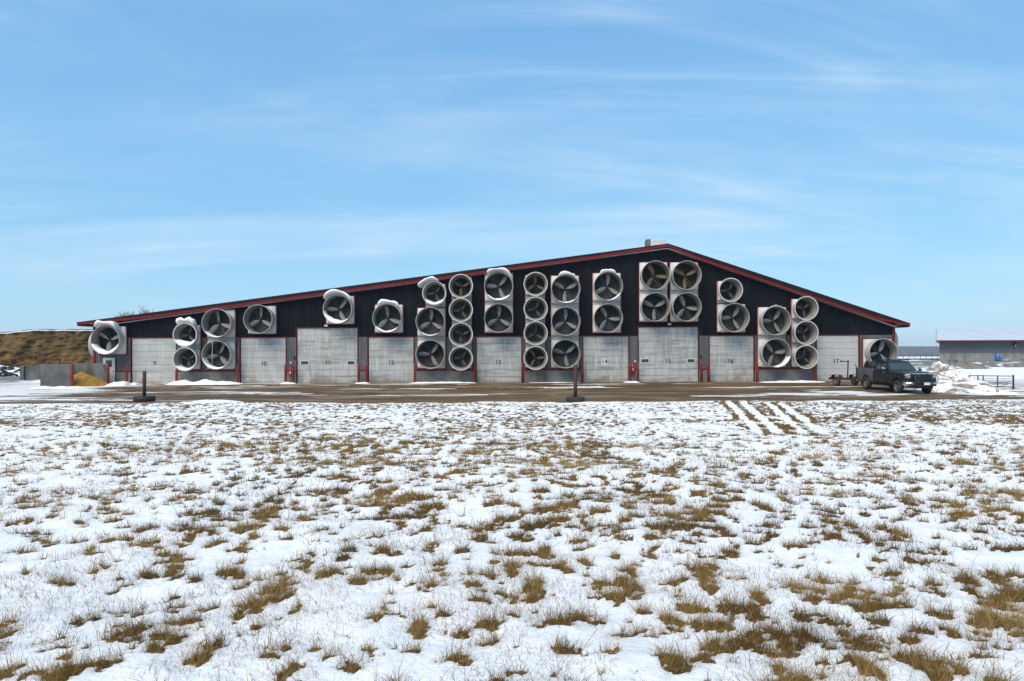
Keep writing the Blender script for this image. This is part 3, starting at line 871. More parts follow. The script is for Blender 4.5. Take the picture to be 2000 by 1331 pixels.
# filler panels and red surrounds of each stack (part of the wall)
stacks = [['A'], ['B', 'C'], ['D', 'E'], ['F'], ['G'], ['H'], ['J', 'K'], ['L1', 'L2', 'L3', 'L4'], ['M', 'N'], ['O1', 'O2', 'O3', 'O4'], ['P1', 'P2', 'P3'], ['Q1', 'Q2'],
          ['R1', 'R3'], ['R2', 'R4'], ['S2'], ['T1', 'T2'], ['U1', 'U2', 'U3'], ['V'], ['I'], ['S1']]
MAT['filler'] = simple('filler_panel', (0.42, 0.42, 0.41), (0.33, 0.33, 0.32), 2.0, .55, coord='Position')
for st_ in stacks:
    sz = FPOS[st_[0]][0]; a = SPEC[sz][0]
    x = FPOS[st_[0]][1]
    zs = sorted(FPOS[k][2] for k in st_)
    z0, z1 = zs[0]-a, zs[-1]+a
    if st_ == ['I']: z0 = FPOS['J'][2]+SPEC['L'][0]+.08
    if st_ == ['S1']: z0 = FPOS['S2'][2]+SPEC['L'][0]+.08
    w = .05
    if z1-z0 > 0.2:
        MB().box(x-a-w, x-a-.004, YF-.14, YF-.03, z0-w, z1+w).build('fan_trim', MAT['red_trim'], barn)
        MB().box(x+a+.004, x+a+w, YF-.14, YF-.03, z0-w, z1+w).build('fan_trim', MAT['red_trim'], barn)
        MB().box(x-a-.003, x+a+.003, YF-.14, YF-.03, z0-w, z0-.004).build('fan_trim', MAT['red_trim'], barn)
        MB().box(x-a-.003, x+a+.003, YF-.14, YF-.03, z1+.004, z1+w).build('fan_trim', MAT['red_trim'], barn)
    for i in range(len(zs)-1):
        if zs[i+1]-zs[i] > 2*a+.05:
            MB().box(x-a+.01, x+a-.01, YF-.12, YF-.03, zs[i]+a+.01, zs[i+1]-a-.01).build('filler_panel', MAT['filler'], barn)
    if st_ in (['I'], ['S1']):
        zt2 = FPOS[st_[0]][2]-a
        MB().box(x-a+.01, x+a-.01, YF-.12, YF-.03, z0+.01, zt2-.01).build('filler_panel', MAT['filler'], barn)

# snow lying on and in the fans
def snow_cap(key, a0, a1, thick, label, lift=0.0, y0=.18, y1=1.2, curl=0.0, seed=0):
    sz, x, z = FPOS[key]; a, bd, r0, rm, dm, lip = SPEC[sz]
    rnd = random.Random(seed)
    mb = MB(); rings = []
    n_ = 26
    ph = [rnd.uniform(0, 6.28) for _ in range(4)]
    for i in range(n_+1):
        f = i/n_
        th = R(a0+(a1-a0)*f)
        env = max(1-abs(2*f-1)**4.0, .03)**.5
        tk = thick*.85*env*(1+.16*math.sin(3*f*3.14+ph[0])+.10*math.sin(9*f+ph[1]))
        lf = lift*(f**2.0)
        ring = []
        for j in range(14):
            t_ = 2*math.pi*j/14
            cy = (y0+y1)/2; hy = (y1-y0)/2*(.55+.45*env)
            yy = cy+hy*math.cos(t_)*(abs(math.cos(t_))**-.35 if abs(math.cos(t_)) > .01 else 1)
            yy = min(max(yy, y0-.05), y1+.12)
            rc = r0+.06+(rm-r0)*min(max((yy-bd-.1)/(dm-bd-.1), 0), 1)
            up = (math.sin(t_)*.5+.5)
            rr = rc-.03+tk*up*(1+.12*math.sin(5*t_+ph[2]+6*f)) + lf
            rr += curl*tk*max(math.cos(t_), 0)*.4
            rr += up*tk*.5*(float(vn(np.array([f*9.0+seed*3.1]), np.array([t_*1.6+seed]), seed)[0])-.5)
            ring.append(Vector((rr*math.cos(th), -yy-.0, rr*math.sin(th))))
        rings.append(ring)
    mb.rings(rings, True, True, True)
    o = mb.build('snow_heap', MAT['snow'], None, (x, YF-.03, z))
    return tag(o, label, 'snow', 'snow caps on the fans')
snow_cap('A', 48, 128, .36, 'thick snow slab sliding off the leftmost fan', .12, .2, 1.35, .8, 1)
snow_cap('B', 50, 128, .50, 'tall snow cap on the small fan beside door 9', .0, .2, 1.25, .3, 2)
snow_cap('G', 32, 142, .34, 'long curling snow cap on the fan above door 11', .18, .25, 1.35, .8, 3)
snow_cap('H', 45, 132, .38, 'rounded snow cap on the fan above door 12', .0, .2, 1.2, .3, 4)
snow_cap('I', 68, 158, .28, 'crooked snow slab lifting off the small fan right of door 12', .34, .25, 1.4, .8, 5)
snow_cap('M', 36, 132, .30, 'wide snow cap on the upper fan above door 13', .14, .25, 1.3, .6, 6)
snow_cap('P1', 52, 118, .28, 'snow cap on the top fan left of door 14', 0, .2, 1.1, .2, 7)
snow_cap('Q1', 58, 122, .26, 'little snow cap on the upper fan above door 14', 0, .2, 1.1, .2, 8)
snow_cap('T1', 62, 112, .09, 'thin snow strip on the upper fan right of door 16', 0, .3, 1.1, .1, 9)
def snow_fill(key, a0, a1, h, label, seed=0, back=.35):
    """snow lying inside the lower lip of a cone"""
    sz, x, z = FPOS[key]; a, bd, r0, rm, dm, lip = SPEC[sz]
    rnd = random.Random(seed); mb = MB(); n_ = 26; rings = []
    ph = rnd.uniform(0, 6)
    for i in range(n_+1):
        f = i/n_; th = R(a0+(a1-a0)*f)
        env = max(math.sin(math.pi*f), 0)**.6
        ring = []
        for yy, fr in ((dm+.02, 0), (dm+.01, .7), (dm-.1, 1.0), ((dm+back)/2, 1.05), (back+.1, .8), (back, 0)):
            rc = r0+(rm-lip-r0)*min(max((yy-bd-.12)/(dm-bd-.12), 0), 1)
            hh = h*fr*env*(1+.25*math.sin(7*f+ph)+.12*math.sin(17*f+ph*2))
            rr = rc-.004-hh
            ring.append(Vector((rr*math.cos(th), -yy, rr*math.sin(th))))
        rings.append(ring)
    mb.rings(rings, False, False, False)
    o = mb.build('snow_drift', MAT['snow'], None, (x, YF-.03, z))
    return tag(o, label, 'snow', 'snow drifted into the fan cones')
snow_fill('A', 195, 345, .26, 'snow filling the lower mouth of the leftmost fan', 1)
snow_fill('B', 205, 335, .26, 'snow in the mouth of the snow-capped small fan beside door 9', 2)
snow_fill('C', 215, 335, .09, 'thin snow in the lower small fan beside door 9', 3)
snow_fill('D', 215, 300, .05, 'thin frost of snow in the upper fan left of door 10', 4)
snow_fill('E', 190, 320, .10, 'snow lining the lower fan left of door 10', 5)
snow_fill('G', 185, 320, .24, 'deep snow in the mouth of the fan above door 11', 6)
snow_fill('H', 215, 320, .11, 'snow in the mouth of the fan above door 12', 7)
snow_fill('I', 215, 325, .13, 'snow in the mouth of the small fan right of door 12', 8)
snow_fill('M', 215, 325, .13, 'snow in the mouth of the upper fan above door 13', 9)
snow_fill('J', 230, 310, .04, 'thin line of snow in the upper large fan right of door 12', 10)
snow_fill('P1', 235, 310, .07, 'snow in the top fan left of door 14', 11)
snow_fill('Q1', 260, 330, .05, 'line of snow in the upper fan above door 14', 12)
snow_fill('T2', 270, 345, .07, 'snow in the lower fan right of door 16', 13)
# icicle in fan E
sz, x, z = FPOS['E']
mb = MB(); mb.tube([(0, 0, .0), (.02, 0, -.5), (-.01, 0, -1.0), (.0, 0, -1.7), (.01, 0, -2.35)], .03, 7, True, [.013, .010, .013, .009, .003])
o = mb.build('icicle', MAT['snow_old'], None, (x-.28, YF-1.2, z+1.12)); tag(o, 'long thin icicle hanging in front of the fan left of door 10', 'icicle')

# small wall lamps above the tall doors, and cone lamps
for (px, py, lab) in ((638, 636.8, 'flat wall lamp above the middle of door 11'), (1306.5, 633.8, 'flat wall lamp above the middle of door 15')):
    p = P(px, py, YF)
    e = empty('wall_lamp', (p.x, YF-.03, p.z), 0, lab, 'lamp', 'wall lamps')
    bevel(MB().box(-.15, .15, -.16, 0, -.075, .085).build('lamp_housing', MAT['steel'], e), .02)
    MB().box(-.13, .13, -.168, -.161, -.06, .05).build('lens', MAT['white_paint'], e)
for (px, py, lab) in ((570, 708.5, 'small cone wall lamp between doors 10 and 11'), (1240, 706, 'small cone wall lamp between doors 14 and 15')):
    p = P(px, py, YF)
    e = empty('cone_lamp', (p.x, YF-.04, p.z), 0, lab, 'lamp', 'wall lamps')
    MB().tube([(0, 0, 0), (0, -.12, .02)], .03, 8).build('arm', MAT['steel'], e)
    MB().lathe([(.03, .08), (.07, .02), (.11, -.08), (.10, -.08), (.06, .02), (.02, .07)], 14, 'z', Matrix.Translation((0, -.15, 0))).build('lamp_shade', MAT['white_paint'], e)
for (px, py, lab) in ((1236, 721.5, 'red covered fire extinguisher between doors 14 and 15'), (567.5, 728, 'red covered fire extinguisher between doors 10 and 11')):
    p = P(px, py, YF-.3)
    e = empty('fire_extinguisher', (p.x, YF-.22, p.z), 0, lab, 'fire extinguisher', 'fire extinguishers')
    MB().lathe([(.001, .36), (.09, .35), (.14, .28), (.16, .1), (.17, -.15), (.15, -.34), (.001, -.36)], 16, 'z').build('cover', MAT['red_plastic'], e)
    MB().box(-.06, .06, -.182, -.172, -.1, .08).build('label_panel', MAT['white_paint'], e)
    MB().box(-.05, .05, .12, .20, -.1, .3).build('bracket', MAT['steel'], e)
p = P(575, 699, YF)
tag(bevel(MB().box(p.x-.06, p.x+.06, YF-.12, YF-.03, p.z-.12, p.z+.12).build('control_box', MAT['black'], None), .015), 'small black control box left of door 11', 'control box')
p = P(1369, 697, YF)
tag(bevel(MB().box(p.x-.06, p.x+.06, YF-.12, YF-.03, p.z-.12, p.z+.12).build('control_box', MAT['black'], None), .015), 'small black control box right of door 15', 'control box')

# bollards
BOL = [(247.5, 715, 'left of door 9', 0), (345, 722, 'right of door 9 under the small fans', 1), (464, 713, 'left of door 10', 0), (558, 712, 'right of door 10', 0), (572.5, 712, 'left of door 11', 0), (701, 712, 'right of door 11', 0), (716, 712, 'left of door 12', 0),
       (811, 711.5, 'right of door 12', 0), (927.5, 711, 'left of door 13', 0), (1021.5, 710.5, 'right of door 13', 0), (1137, 710, 'left of door 14', 0), (1231, 710, 'right of door 14', 0), (1245.3, 710, 'left of door 15', 0), (1370, 708.5, 'right of door 15', 0), (1384, 708.5, 'left of door 16', 0), (1479, 709.5, 'right of door 16', 0), (1591, 717, 'left of door 17', 0)]
def bollard(x, y, zt, label):
    z0 = gz(x, y)-.1
    o = MB().lathe([(.001, zt+.012), (.06, zt+.008), (.098, zt-.012), (.104, zt-.05), (.104, z0), (.001, z0)], 18, 'z').build('bollard', MAT['bollard'], None, (x, y, 0))
    return tag(o, label, 'bollard', 'red bollards along the barn')
for px, py, lab, s_ in BOL:
    p = P(px, py, YF-.55)
    bollard(p.x, YF-.55, p.z, 'red steel bollard ' + lab)
# ------------------------------------------------------------------ snow banks by the wall
def bank(x0, x1, y, wy, h, label, seed, mat='snow_old', yaw=0.0):
    nx, ny = max(16, int((x1-x0)*7)), 14
    xs = np.linspace(x0, x1, nx); ys = np.linspace(y-wy, y+wy, ny)
    Xg, Yg = np.meshgrid(xs, ys)
    f = (Xg-x0)/(x1-x0); g = (Yg-y)/wy
    env = np.clip(np.sin(np.pi*np.clip(f, 0, 1)), 0, 1)**.5*np.clip(1-g*g, 0, 1)
    nz_ = .25+1.1*fbm(Xg*1.3+seed, Yg*1.3, 4, seed)+.35*(fbm(Xg*5, Yg*5, 3, seed+3)-.5)
    Z = h*env*nz_
    Zw = base_h(Xg, Yg)+Z-.05
    o = link('snow_bank', grid_mesh('snow_bank', Xg, Yg, Zw, MAT[mat]))
    return tag(o, label, 'snow bank', 'snow banks around the yard')
def bx(px, y): return (px-1000)/FPX*y
bank(bx(322, 54.6), bx(474, 54.6), 54.6, .75, .45, 'long ploughed snow bank between doors 9 and 10', 1)
bank(bx(546, 54.7), bx(578, 54.7), 54.8, .45, .22, 'small snow patch between doors 10 and 11', 2)
bank(bx(692, 54.7), bx(722, 54.7), 54.8, .45, .22, 'small snow patch between doors 11 and 12', 3)
bank(bx(794, 54.8), bx(935, 54.8), 54.85, .4, .20, 'thin snow line between doors 12 and 13', 4)
bank(bx(1010, 54.8), bx(1145, 54.8), 54.9, .3, .11, 'thin snow line between doors 13 and 14', 5)
bank(bx(1216, 54.8), bx(1252, 54.8), 54.85, .35, .14, 'small snow patch between doors 14 and 15', 6)
bank(bx(1472, 54.5), bx(1616, 54.5), 54.5, .45, .17, 'thin snow line between doors 16 and 17', 7)
bank(bx(236, 53.2), bx(256, 53.2), 54.3, .5, .35, 'snow lump against the bollard left of door 9', 8)
bank(bx(200, 52.2), bx(240, 52.2), 52.9, .9, .5, 'snow heap in front of the service door', 9)
bank(bx(70, 50.5), bx(172, 50.5), 50.2, .85, .32, 'snow bank along the front of the concrete bin', 10)
bank(bx(345, 36.3), bx(475, 36.3), 36.3, 1.0, .27, 'low snow mound at the field edge right of the left post', 11, 'snow')

# ------------------------------------------------------------------ concrete feed bin, left
e = empty('concrete_bin', (0, 0, 0), 0, 'low open concrete bin holding yellow feed, left of the barn', 'bin')
x0, x1 = bx(78, 51), bx(138, 51)
zt = P(108, 712, 51).z
o = MB().box(x0, x1, 51.0, 51.25, -.4, zt).build('front_wall', MAT['concrete'], e); bevel(o, .03)
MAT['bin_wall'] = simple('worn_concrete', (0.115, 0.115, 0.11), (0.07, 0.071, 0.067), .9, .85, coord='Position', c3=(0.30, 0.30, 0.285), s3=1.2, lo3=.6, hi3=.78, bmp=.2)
o.data.materials[0] = MAT['bin_wall']
o = MB().box(x0+.25, bx(211, 54.4), 54.4, 54.65, -.4, zt+.02).build('back_wall', MAT['concrete_dark'], e); bevel(o, .03)
o = MB().box(x0, x0+.249, 51.251, 54.65, -.4, zt-.02).build('end_wall', MAT['concrete_dark'], e); bevel(o, .03)
for px, Y, py, lab in ((141, 50.85, 712, 'dark red steel post at the end of the concrete bin front'), (211.5, 54.1, 713, 'red steel post beside the service door')):
    p = P(px, py, Y); bollard(p.x, Y, p.z, lab)
# feed pile
xs = np.linspace(-35.0, -30.6, 44); ys = np.linspace(51.27, 54.38, 30)
Xg, Yg = np.meshgrid(xs, ys)
rr = np.hypot((Xg+33.4)/2.15, (Yg-52.9)/1.9)
Z = 1.18*np.clip(1-rr, 0, 1)**.85+(fbm(Xg*2, Yg*2, 4, 4)-.5)*.12-.06
m = simple('ground_feed', (0.36, 0.185, 0.014), (0.25, 0.125, 0.012), 4.0, .9, bmp=.4, coord='Position', c3=(0.42, 0.24, 0.03), s3=9)
o = link('feed_pile', grid_mesh('feed_pile', Xg, Yg, base_h(Xg, Yg)+Z, m)); tag(o, 'sloping heap of yellow ground feed in the concrete bin', 'feed')
# second concrete wall further back
Y = 66.0
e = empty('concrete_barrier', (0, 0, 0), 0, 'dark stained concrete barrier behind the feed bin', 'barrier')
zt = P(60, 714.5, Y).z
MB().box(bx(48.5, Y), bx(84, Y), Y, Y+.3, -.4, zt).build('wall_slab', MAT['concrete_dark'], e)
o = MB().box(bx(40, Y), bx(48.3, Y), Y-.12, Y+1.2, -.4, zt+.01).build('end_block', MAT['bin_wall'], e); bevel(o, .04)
p = P(72, 700, 64)
tag(MB().tube([(p.x, 67.2, 0), (p.x, 67.2, p.z)], .11, 10).build('steel_post', MAT['rust']), 'short dark post standing behind the concrete barrier', 'post')

# silage pile: steep cut face under plastic
nx, nu = 260, 70
xs = np.linspace(-112, -40, nx); uu = np.linspace(0, 1, nu)
Xg, Ug = np.meshgrid(xs, uu)
top = 5.95 + (fbm(Xg*.12, Xg*0, 3, 8)-.5)*.35
top = top- 0.5*(1-sst(-68, -61, Xg))
Z = .1+Ug*(top-.1)
g = fbm(Xg*.55-Z*.22, Z*.25+4, 5, 12, .55)
g2 = fbm(Xg*1.6, Z*2.0, 5, 13, .65)
Yg = 88+Ug*1.7+(g-.5)*2.0+(g2-.5)*.9
m = simple('cut_silage', (0.125, 0.072, 0.022), (0.048, 0.027, 0.009), .55, .95, sc=(1, 1, .5), coord='Position', detail=9, c3=(0.19, 0.125, 0.035), s3=.8, bmp=.6)
sil = empty('silage_pile', (-60, 88, 0), 0, 'huge brown silage pile with a cut face, far left', 'silage pile')
o = link('cut_face', grid_mesh('cut_face', Xg, Yg, Z, m)); o.parent = sil; o.matrix_parent_inverse = sil.matrix_world.inverted(); o.location = (60, -88, 0)
tp = Z[-1]; ty = Yg[-1]
v = np.linspace(0, 1, 12)
Xt, Vt = np.meshgrid(xs, v)
Yt = ty[None, :]-.15+Vt*26; Zt = tp[None, :]+.03+.10*np.sin(Vt*3.1)+(fbm(Xt*.8, Yt*.8, 3, 4)-.5)*.10
o = link('plastic_cover', grid_mesh('plastic_cover', Xt, Yt, Zt, MAT['black'])); o.parent = sil; o.location = (60, -88, 0)
Xt, Vt = np.meshgrid(xs, np.linspace(0, 1, 5))
Yt = ty[None, :]-.22+.04*Vt+0*Xt; Zt = tp[None, :]-.20+.17*Vt+(fbm(Xt*.9, Yt*0, 3, 5)-.5)*.1
o = link('cover_edge', grid_mesh('cover_edge', Xt, Yt, Zt, MAT['white_paint'])); o.parent = sil; o.location = (60, -88, 0)

# snowy tarp mound with tyres in front of it
xs = np.linspace(-66, -50.0, 90); ys = np.linspace(70, 80, 50)
Xg, Yg = np.meshgrid(xs, ys)
def mound_h(X, Y):
    return 1.75*np.clip(1-np.hypot(np.maximum(X+59, 0)/7.0, (Y-76)/4.8), 0, 1)**.8+(fbm(X*.8, Y*.8, 4, 6)-.5)*.3
o = link('snow_mound', grid_mesh('snow_mound', Xg, Yg, base_h(Xg, Yg)+mound_h(Xg, Yg)-.12, MAT['snow']))
tag(o, 'snow covered tarp mound dotted with tires, far left edge', 'mound')
def tyre_mesh(r, w, hole=.55, name='tire'):
    pr = []
    h = w/2
    prof = [(r*hole, -h*.75), (r*.72, -h), (r*.93, -h*.92), (r, -h*.6), (r, h*.6), (r*.93, h*.92), (r*.72, h), (r*hole, h*.75), (r*(hole-.02), h*.55), (r*(hole-.02), -h*.55)]
    mb = MB(); mb.lathe(prof, 26, 'z', closed_prof=True)
    return mb.mesh(name, MAT['rubber'])
tm = tyre_mesh(.46, .2)
tlab = ['tire lying highest on the snow mound at the left edge', 'tire at the foot of the snow mound, left edge', 'tire half way up the snow mound, left edge', 'tire low on the right flank of the snow mound', 'tire on the mound just above its foot', 'tire near the right end of the snow mound', 'tire at the left picture edge on the snow mound']
for i, (px, py) in enumerate(((18, 721), (6, 734), (8, 727), (26, 735), (17, 734), (33, 727), (3, 721))):
    # find where the view meets the mound: walk along the ray
    best = None
    for Y in np.arange(70.5, 79, .1):
        q = P(px, py, Y); hz = gz(q.x, Y)+float(mound_h(np.array([q.x]), np.array([Y]))[0])-.12
        if hz >= q.z: best = (q.x, Y, hz); break
    if best is None: best = (bx(px, 72), 72, gz(bx(px, 72), 72))
    o = link('tire', tm, None, (best[0], best[1], best[2]+.05)); o.rotation_euler = (R(18+6*(i % 3)), R(5*(i % 2)), i)
    tag(o, tlab[i], 'tire', 'tires on the snow mound')

# ------------------------------------------------------------------ posts standing in tyres at the field edge
tm2 = tyre_mesh(.56, .30, .42, 'tyre')
def marker(px, pyb, pyt, Y, r, label):
    X = (corr(px, pyb)[0]-1000)/FPX*Y
    z0 = gz(X, Y)
    e = empty('marker_post', (X, Y, z0), 0, label, 'post', 'posts set in tires')
    t_ = link('tyre', tm2, e, (0, 0, .15)); t_.scale = (r/.56, r/.56, 1)
    MB().lathe([(.001, .22), (r*.42, .20), (r*.42, .02)], 20, 'z').build('concrete_fill', MAT['concrete_dark'], e)
    zt = P(px, pyt, Y).z-z0
    MB().tube([(0, 0, .1), (0.01, 0, zt)], .095, 12).build('pipe', MAT['rust'], e)
marker(282, 782, 725, 38.4, .57, 'rusty steel post set in a tire, left of the picture')
marker(1124, 786, 713, 36.2, .50, 'rusty steel post set in a tire, near the middle')

# ------------------------------------------------------------------ pickup truck
PT = {}
def paint(name, c, c2, rough, coat=.6, mud=(0.16, 0.125, 0.085), mlo=.2, mhi=1.0):
    m, t, b = new_mat(name)
    b.inputs['Roughness'].default_value = rough; b.inputs['Coat Weight'].default_value = coat; b.inputs['Coat Roughness'].default_value = .15
    n1 = noise(t, 2.2, 6, .65)
    tcn = t.nodes.new('ShaderNodeTexCoord'); sp = t.nodes.new('ShaderNodeSeparateXYZ'); t.links.new(tcn.outputs['Object'], sp.inputs[0])
    h = t.nodes.new('ShaderNodeMath'); h.operation = 'ADD'
    t.links.new(sp.outputs[2], h.inputs[0]); t.links.new(ramp(t, n1, .3, .7, .3, -.3, False), h.inputs[1])
    col = mix(t, ramp(t, n1, .4, .7), c, c2)
    fm = ramp(t, h.outputs[0], .40, .85, .55, 0.0)
    t.links.new(mix(t, fm, col, mud), b.inputs['Base Color'])
    t.links.new(ramp(t, h.outputs[0], .45, 1.0, .8, rough), b.inputs['Roughness'])
    return m
PT['body'] = paint('truck_paint', (0.005, 0.0055, 0.0065), (0.008, 0.0085, 0.0095), .42, .12)
PT['bed'] = paint('bed_reflection_paint', (0.085, 0.09, 0.098), (0.06, 0.063, 0.068), .45, .3)  # same dark paint as the cab; its reflection is put into the lighter grey
PT['chrome'] = simple('chrome', (0.62, 0.63, 0.65), (0.48, 0.48, 0.48), 4, .18, 1.0)
PT['plastic'] = simple('black_plastic', (0.012, 0.012, 0.013), (0.02, 0.02, 0.02), 5, .5)
PT['lens'] = simple('headlight_lens', (0.55, 0.57, 0.58), (0.35, 0.36, 0.37), 12, .12)
PT['amber'] = simple('amber_lens', (0.55, 0.13, 0.01), None, 5, .25)
m, t, b = new_mat('window_glass'); b.inputs['Base Color'].default_value = (.04, .05, .05, 1); b.inputs['Roughness'].default_value = .04; b.inputs['Specular IOR Level'].default_value = .7
PT['glass'] = m
PT['plate'] = simple('plate', (0.7, 0.71, 0.72), (0.6, 0.61, 0.63), 8, .4)
FA, RA, WR = 2.08, -1.92, .415
RZ = R(-92.0); fwd = Vector((math.cos(RZ), math.sin(RZ)))
ox, oy = 24.95-fwd.x*FA, 42.55-fwd.y*FA
zf = gz(24.95, 42.5); zr = gz(24.95, 46.5)
truck = empty('pickup_truck', (ox, oy, (zf+zr)/2+.0), 0, 'dark pickup truck with a black grille guard, facing the viewer', 'truck')
truck.rotation_euler = (0, math.atan2(zr-zf, FA-RA), RZ)
def hw(x):
    w = .985
    if x > 2.3: w -= .10*((x-2.3)/.8)**2
    for a in (FA, RA):
        w += .035*math.exp(-((x-a)/.42)**2)
    return w
def zbot(x):
    z = .50
    for a in (FA, RA):
        d = abs(x-a)
        if d < .52: z = max(z, WR+math.sqrt(max(.52**2-d*d, 0)))
    return min(z, .96)
def sts(a, b, n):
    return [a+(b-a)*i/n for i in range(n+1)]
# front body (cab lower + bonnet)
rings = []
for x in sts(-.90, 2.98, 60):
    w, zb = hw(x), zbot(x)
    belt = 1.37 if x < 1.0 else 1.37-.055*((x-1.0)/2.0)**1.5
    if x > 2.75: belt -= .07*((x-2.75)/.23)**2
    crown = .0 if x < .95 else .055*min((x-.95)/.4, 1)
    h = belt-zb
    half = [(w-.16, zb), (w-.02, zb+.03), (w, zb+h*.30), (w+.008, zb+h*.62), (w-.015, zb+h*.86), (w-.06, belt-.015), (w-.13, belt+.0), (w*.55, belt+crown*.75)]
    ring = [Vector((x, -a, z)) for a, z in half]+[Vector((x, 0, belt+crown))]+[Vector((x, a, z)) for a, z in reversed(half)]+[Vector((x, 0, zb))]
    rings.append(ring)
mb = MB(); mb.rings(rings, True, True, True)
body = mb.build('body', PT['body'], truck)
# bed
rings = []
for x in sts(-3.12, -.94, 40):
    w, zb = hw(x), zbot(x)
    h = 1.43-zb
    half = [(w-.16, zb), (w-.02, zb+.03), (w, zb+h*.30), (w+.008, zb+h*.62), (w-.01, zb+h*.9), (w-.02, 1.43), (w-.09, 1.43), (w-.11, .98)]
    ring = [Vector((x, -a, z)) for a, z in half]+[Vector((x, a, z)) for a, z in reversed(half)]
    rings.append(ring)
mb = MB(); mb.rings(rings, True, True, True)
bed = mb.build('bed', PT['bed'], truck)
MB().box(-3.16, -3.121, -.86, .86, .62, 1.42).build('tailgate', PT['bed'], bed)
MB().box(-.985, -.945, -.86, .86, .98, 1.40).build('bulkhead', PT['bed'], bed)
o = MB().box(-3.30, -3.165, -.95, .95, .46, .62).build('rear_bumper', PT['chrome'], truck); bevel(o, .03)
# underside
MB().box(-3.0, 2.7, -.55, .55, .38, .56).build('chassis', PT['plastic'], truck)
MB().box(-2.6, 2.65, -.74, .74, .52, .95).build('inner_arch', PT['plastic'], truck)
# cab
def rrect(x0, x1, w, z, r=.12, n=4, bow=0.0):
    pts = []
    for cx, cy, a0 in ((x1-r, w-r, 0), (x0+r, w-r, 90), (x0+r, -w+r, 180), (x1-r, -w+r, 270)):
        for k in range(n+1):
            a = R(a0+90*k/n); pts.append(Vector((cx+r*math.cos(a), cy+r*math.sin(a), z)))
    return pts
mb = MB()
mb.rings([rrect(-.88, 1.12, .90, 1.33), rrect(-.84, .98, .885, 1.42), rrect(-.74, .42, .745, 1.88), rrect(-.70, .33, .70, 1.945, .16), rrect(-.60, .22, .58, 1.975, .2)], True, False, True)
cab = mb.build('cab', PT['body'], truck)
def on(x, s, z):
    """point on the cab side at height z"""
    f = (z-1.42)/.46; return Vector((x, s*(.885+(.745-.885)*f+.006), z))
def fx(z): return .98+(.42-.98)*(z-1.42)/.46
def rx(z): return -.84+.10*(z-1.42)/.46
za, zb_ = 1.435, 1.83
mb = MB()
mb.quad((fx(za)+.012, -.80, za), (fx(za)+.012, .80, za), (fx(zb_+.03)+.012, .66, zb_+.03), (fx(zb_+.03)+.012, -.66, zb_+.03))
mb.build('windshield', PT['glass'], cab, fixn=False)
mb = MB(); mb.quad((rx(za)-.012, -.70, za), (rx(za)-.012, .70, za), (rx(zb_)-.012, .60, zb_), (rx(zb_)-.012, -.60, zb_)); mb.build('rear_window', PT['glass'], cab, fixn=False)
for s in (-1, 1):
    mb = MB(); mb.quad(on(.84, s, za), on(-.12, s, za), on(-.12, s, zb_), on(.40, s, zb_)); mb.build('side_window', PT['glass'], cab, fixn=False)
    mb = MB(); mb.quad(on(-.20, s, za), on(-.72, s, za), on(-.64, s, zb_), on(-.20, s, zb_)); mb.build('side_window', PT['glass'], cab, fixn=False)
    # door seams and handles
    w = hw(.3)+.01
    for xx in (.98, -.16, -.82):
        MB().box(xx-.006, xx+.006, s*w-.004, s*w+.004, .62, 1.24).build('door_seam', PT['plastic'], body)
    for xx in (-.02, -.28):
        MB().box(xx-.1, xx+.1, s*w-.01, s*w+.035, 1.10, 1.14).build('door_handle', PT['plastic'], body)
    o = MB().box(-.75, 1.25, s*(w+.02)-.08, s*(w+.02)+.08, .40, .45).build('running_board', PT['plastic'], truck)
    # mirror
    mb = MB(); mb.tube([(.80, s*.88, 1.34), (.80, s*1.08, 1.36)], .025, 8); mb.tube([(.80, s*.86, 1.48), (.80, s*1.08, 1.50)], .02, 8)
    mr = mb.build('mirror', PT['plastic'], truck)
    bevel(MB().box(.74, .84, s*1.16-.09, s*1.16+.09, 1.28, 1.46).build('mirror_glass_case', PT['plastic'], mr), .02)
    bevel(MB().box(.74, .86, s*1.16-.095, s*1.16+.095, 1.463, 1.60).build('mirror_cap', PT['chrome'], mr), .02)
    MB().box(.80, .865, s*1.16-.06, s*1.16+.06, 1.25, 1.279).build('turn_lamp', PT['amber'], mr)
    # headlights
    hl = bevel(MB().box(2.93, 3.03, s*.78-.15, s*.78+.15, .98, 1.26).build('headlight', PT['lens'], truck), .03)
    MB().box(2.90, 3.02, s*.945-.017, s*.945+.012, 1.14, 1.26).build('turn_lamp', PT['amber'], hl)
    MB().box(3.031, 3.036, s*.78-.12, s*.78+.12, 1.045, 1.06).build('lamp_divider', PT['plastic'], hl)
    # front tow hook and fog lamp
    MB().box(3.215, 3.222, s*.72-.10, s*.72+.10, .56, .66).build('fog_lamp', PT['plastic'], truck)
    # mud flap
    MB().box(-2.52, -2.50, s*.86-.14, s*.86+.14, .22, .62).build('mud_flap', PT['plastic'], truck)
# grille
g_ = MB().box(2.90, 3.0, -.62, .62, .82, 1.21).build('grille', PT['plastic'], truck)
for z in (.87, .97, 1.07): MB().box(3.001, 3.02, -.58, .58, z-.018, z+.018).build('grille_bar', PT['plastic'], g_)
bevel(MB().box(2.92, 3.06, -.70, .70, 1.22, 1.32).build('grille_surround', PT['chrome'], g_), .02)
mb = MB(); mb.lathe([(.001, 3.035), (.055, 3.033), (.062, 3.022), (.062, 3.01)], 20, 'x')
em = mb.build('emblem', PT['plastic'], g_, (0, 0, 1.02)); em.scale = (1, 2.0, 1)
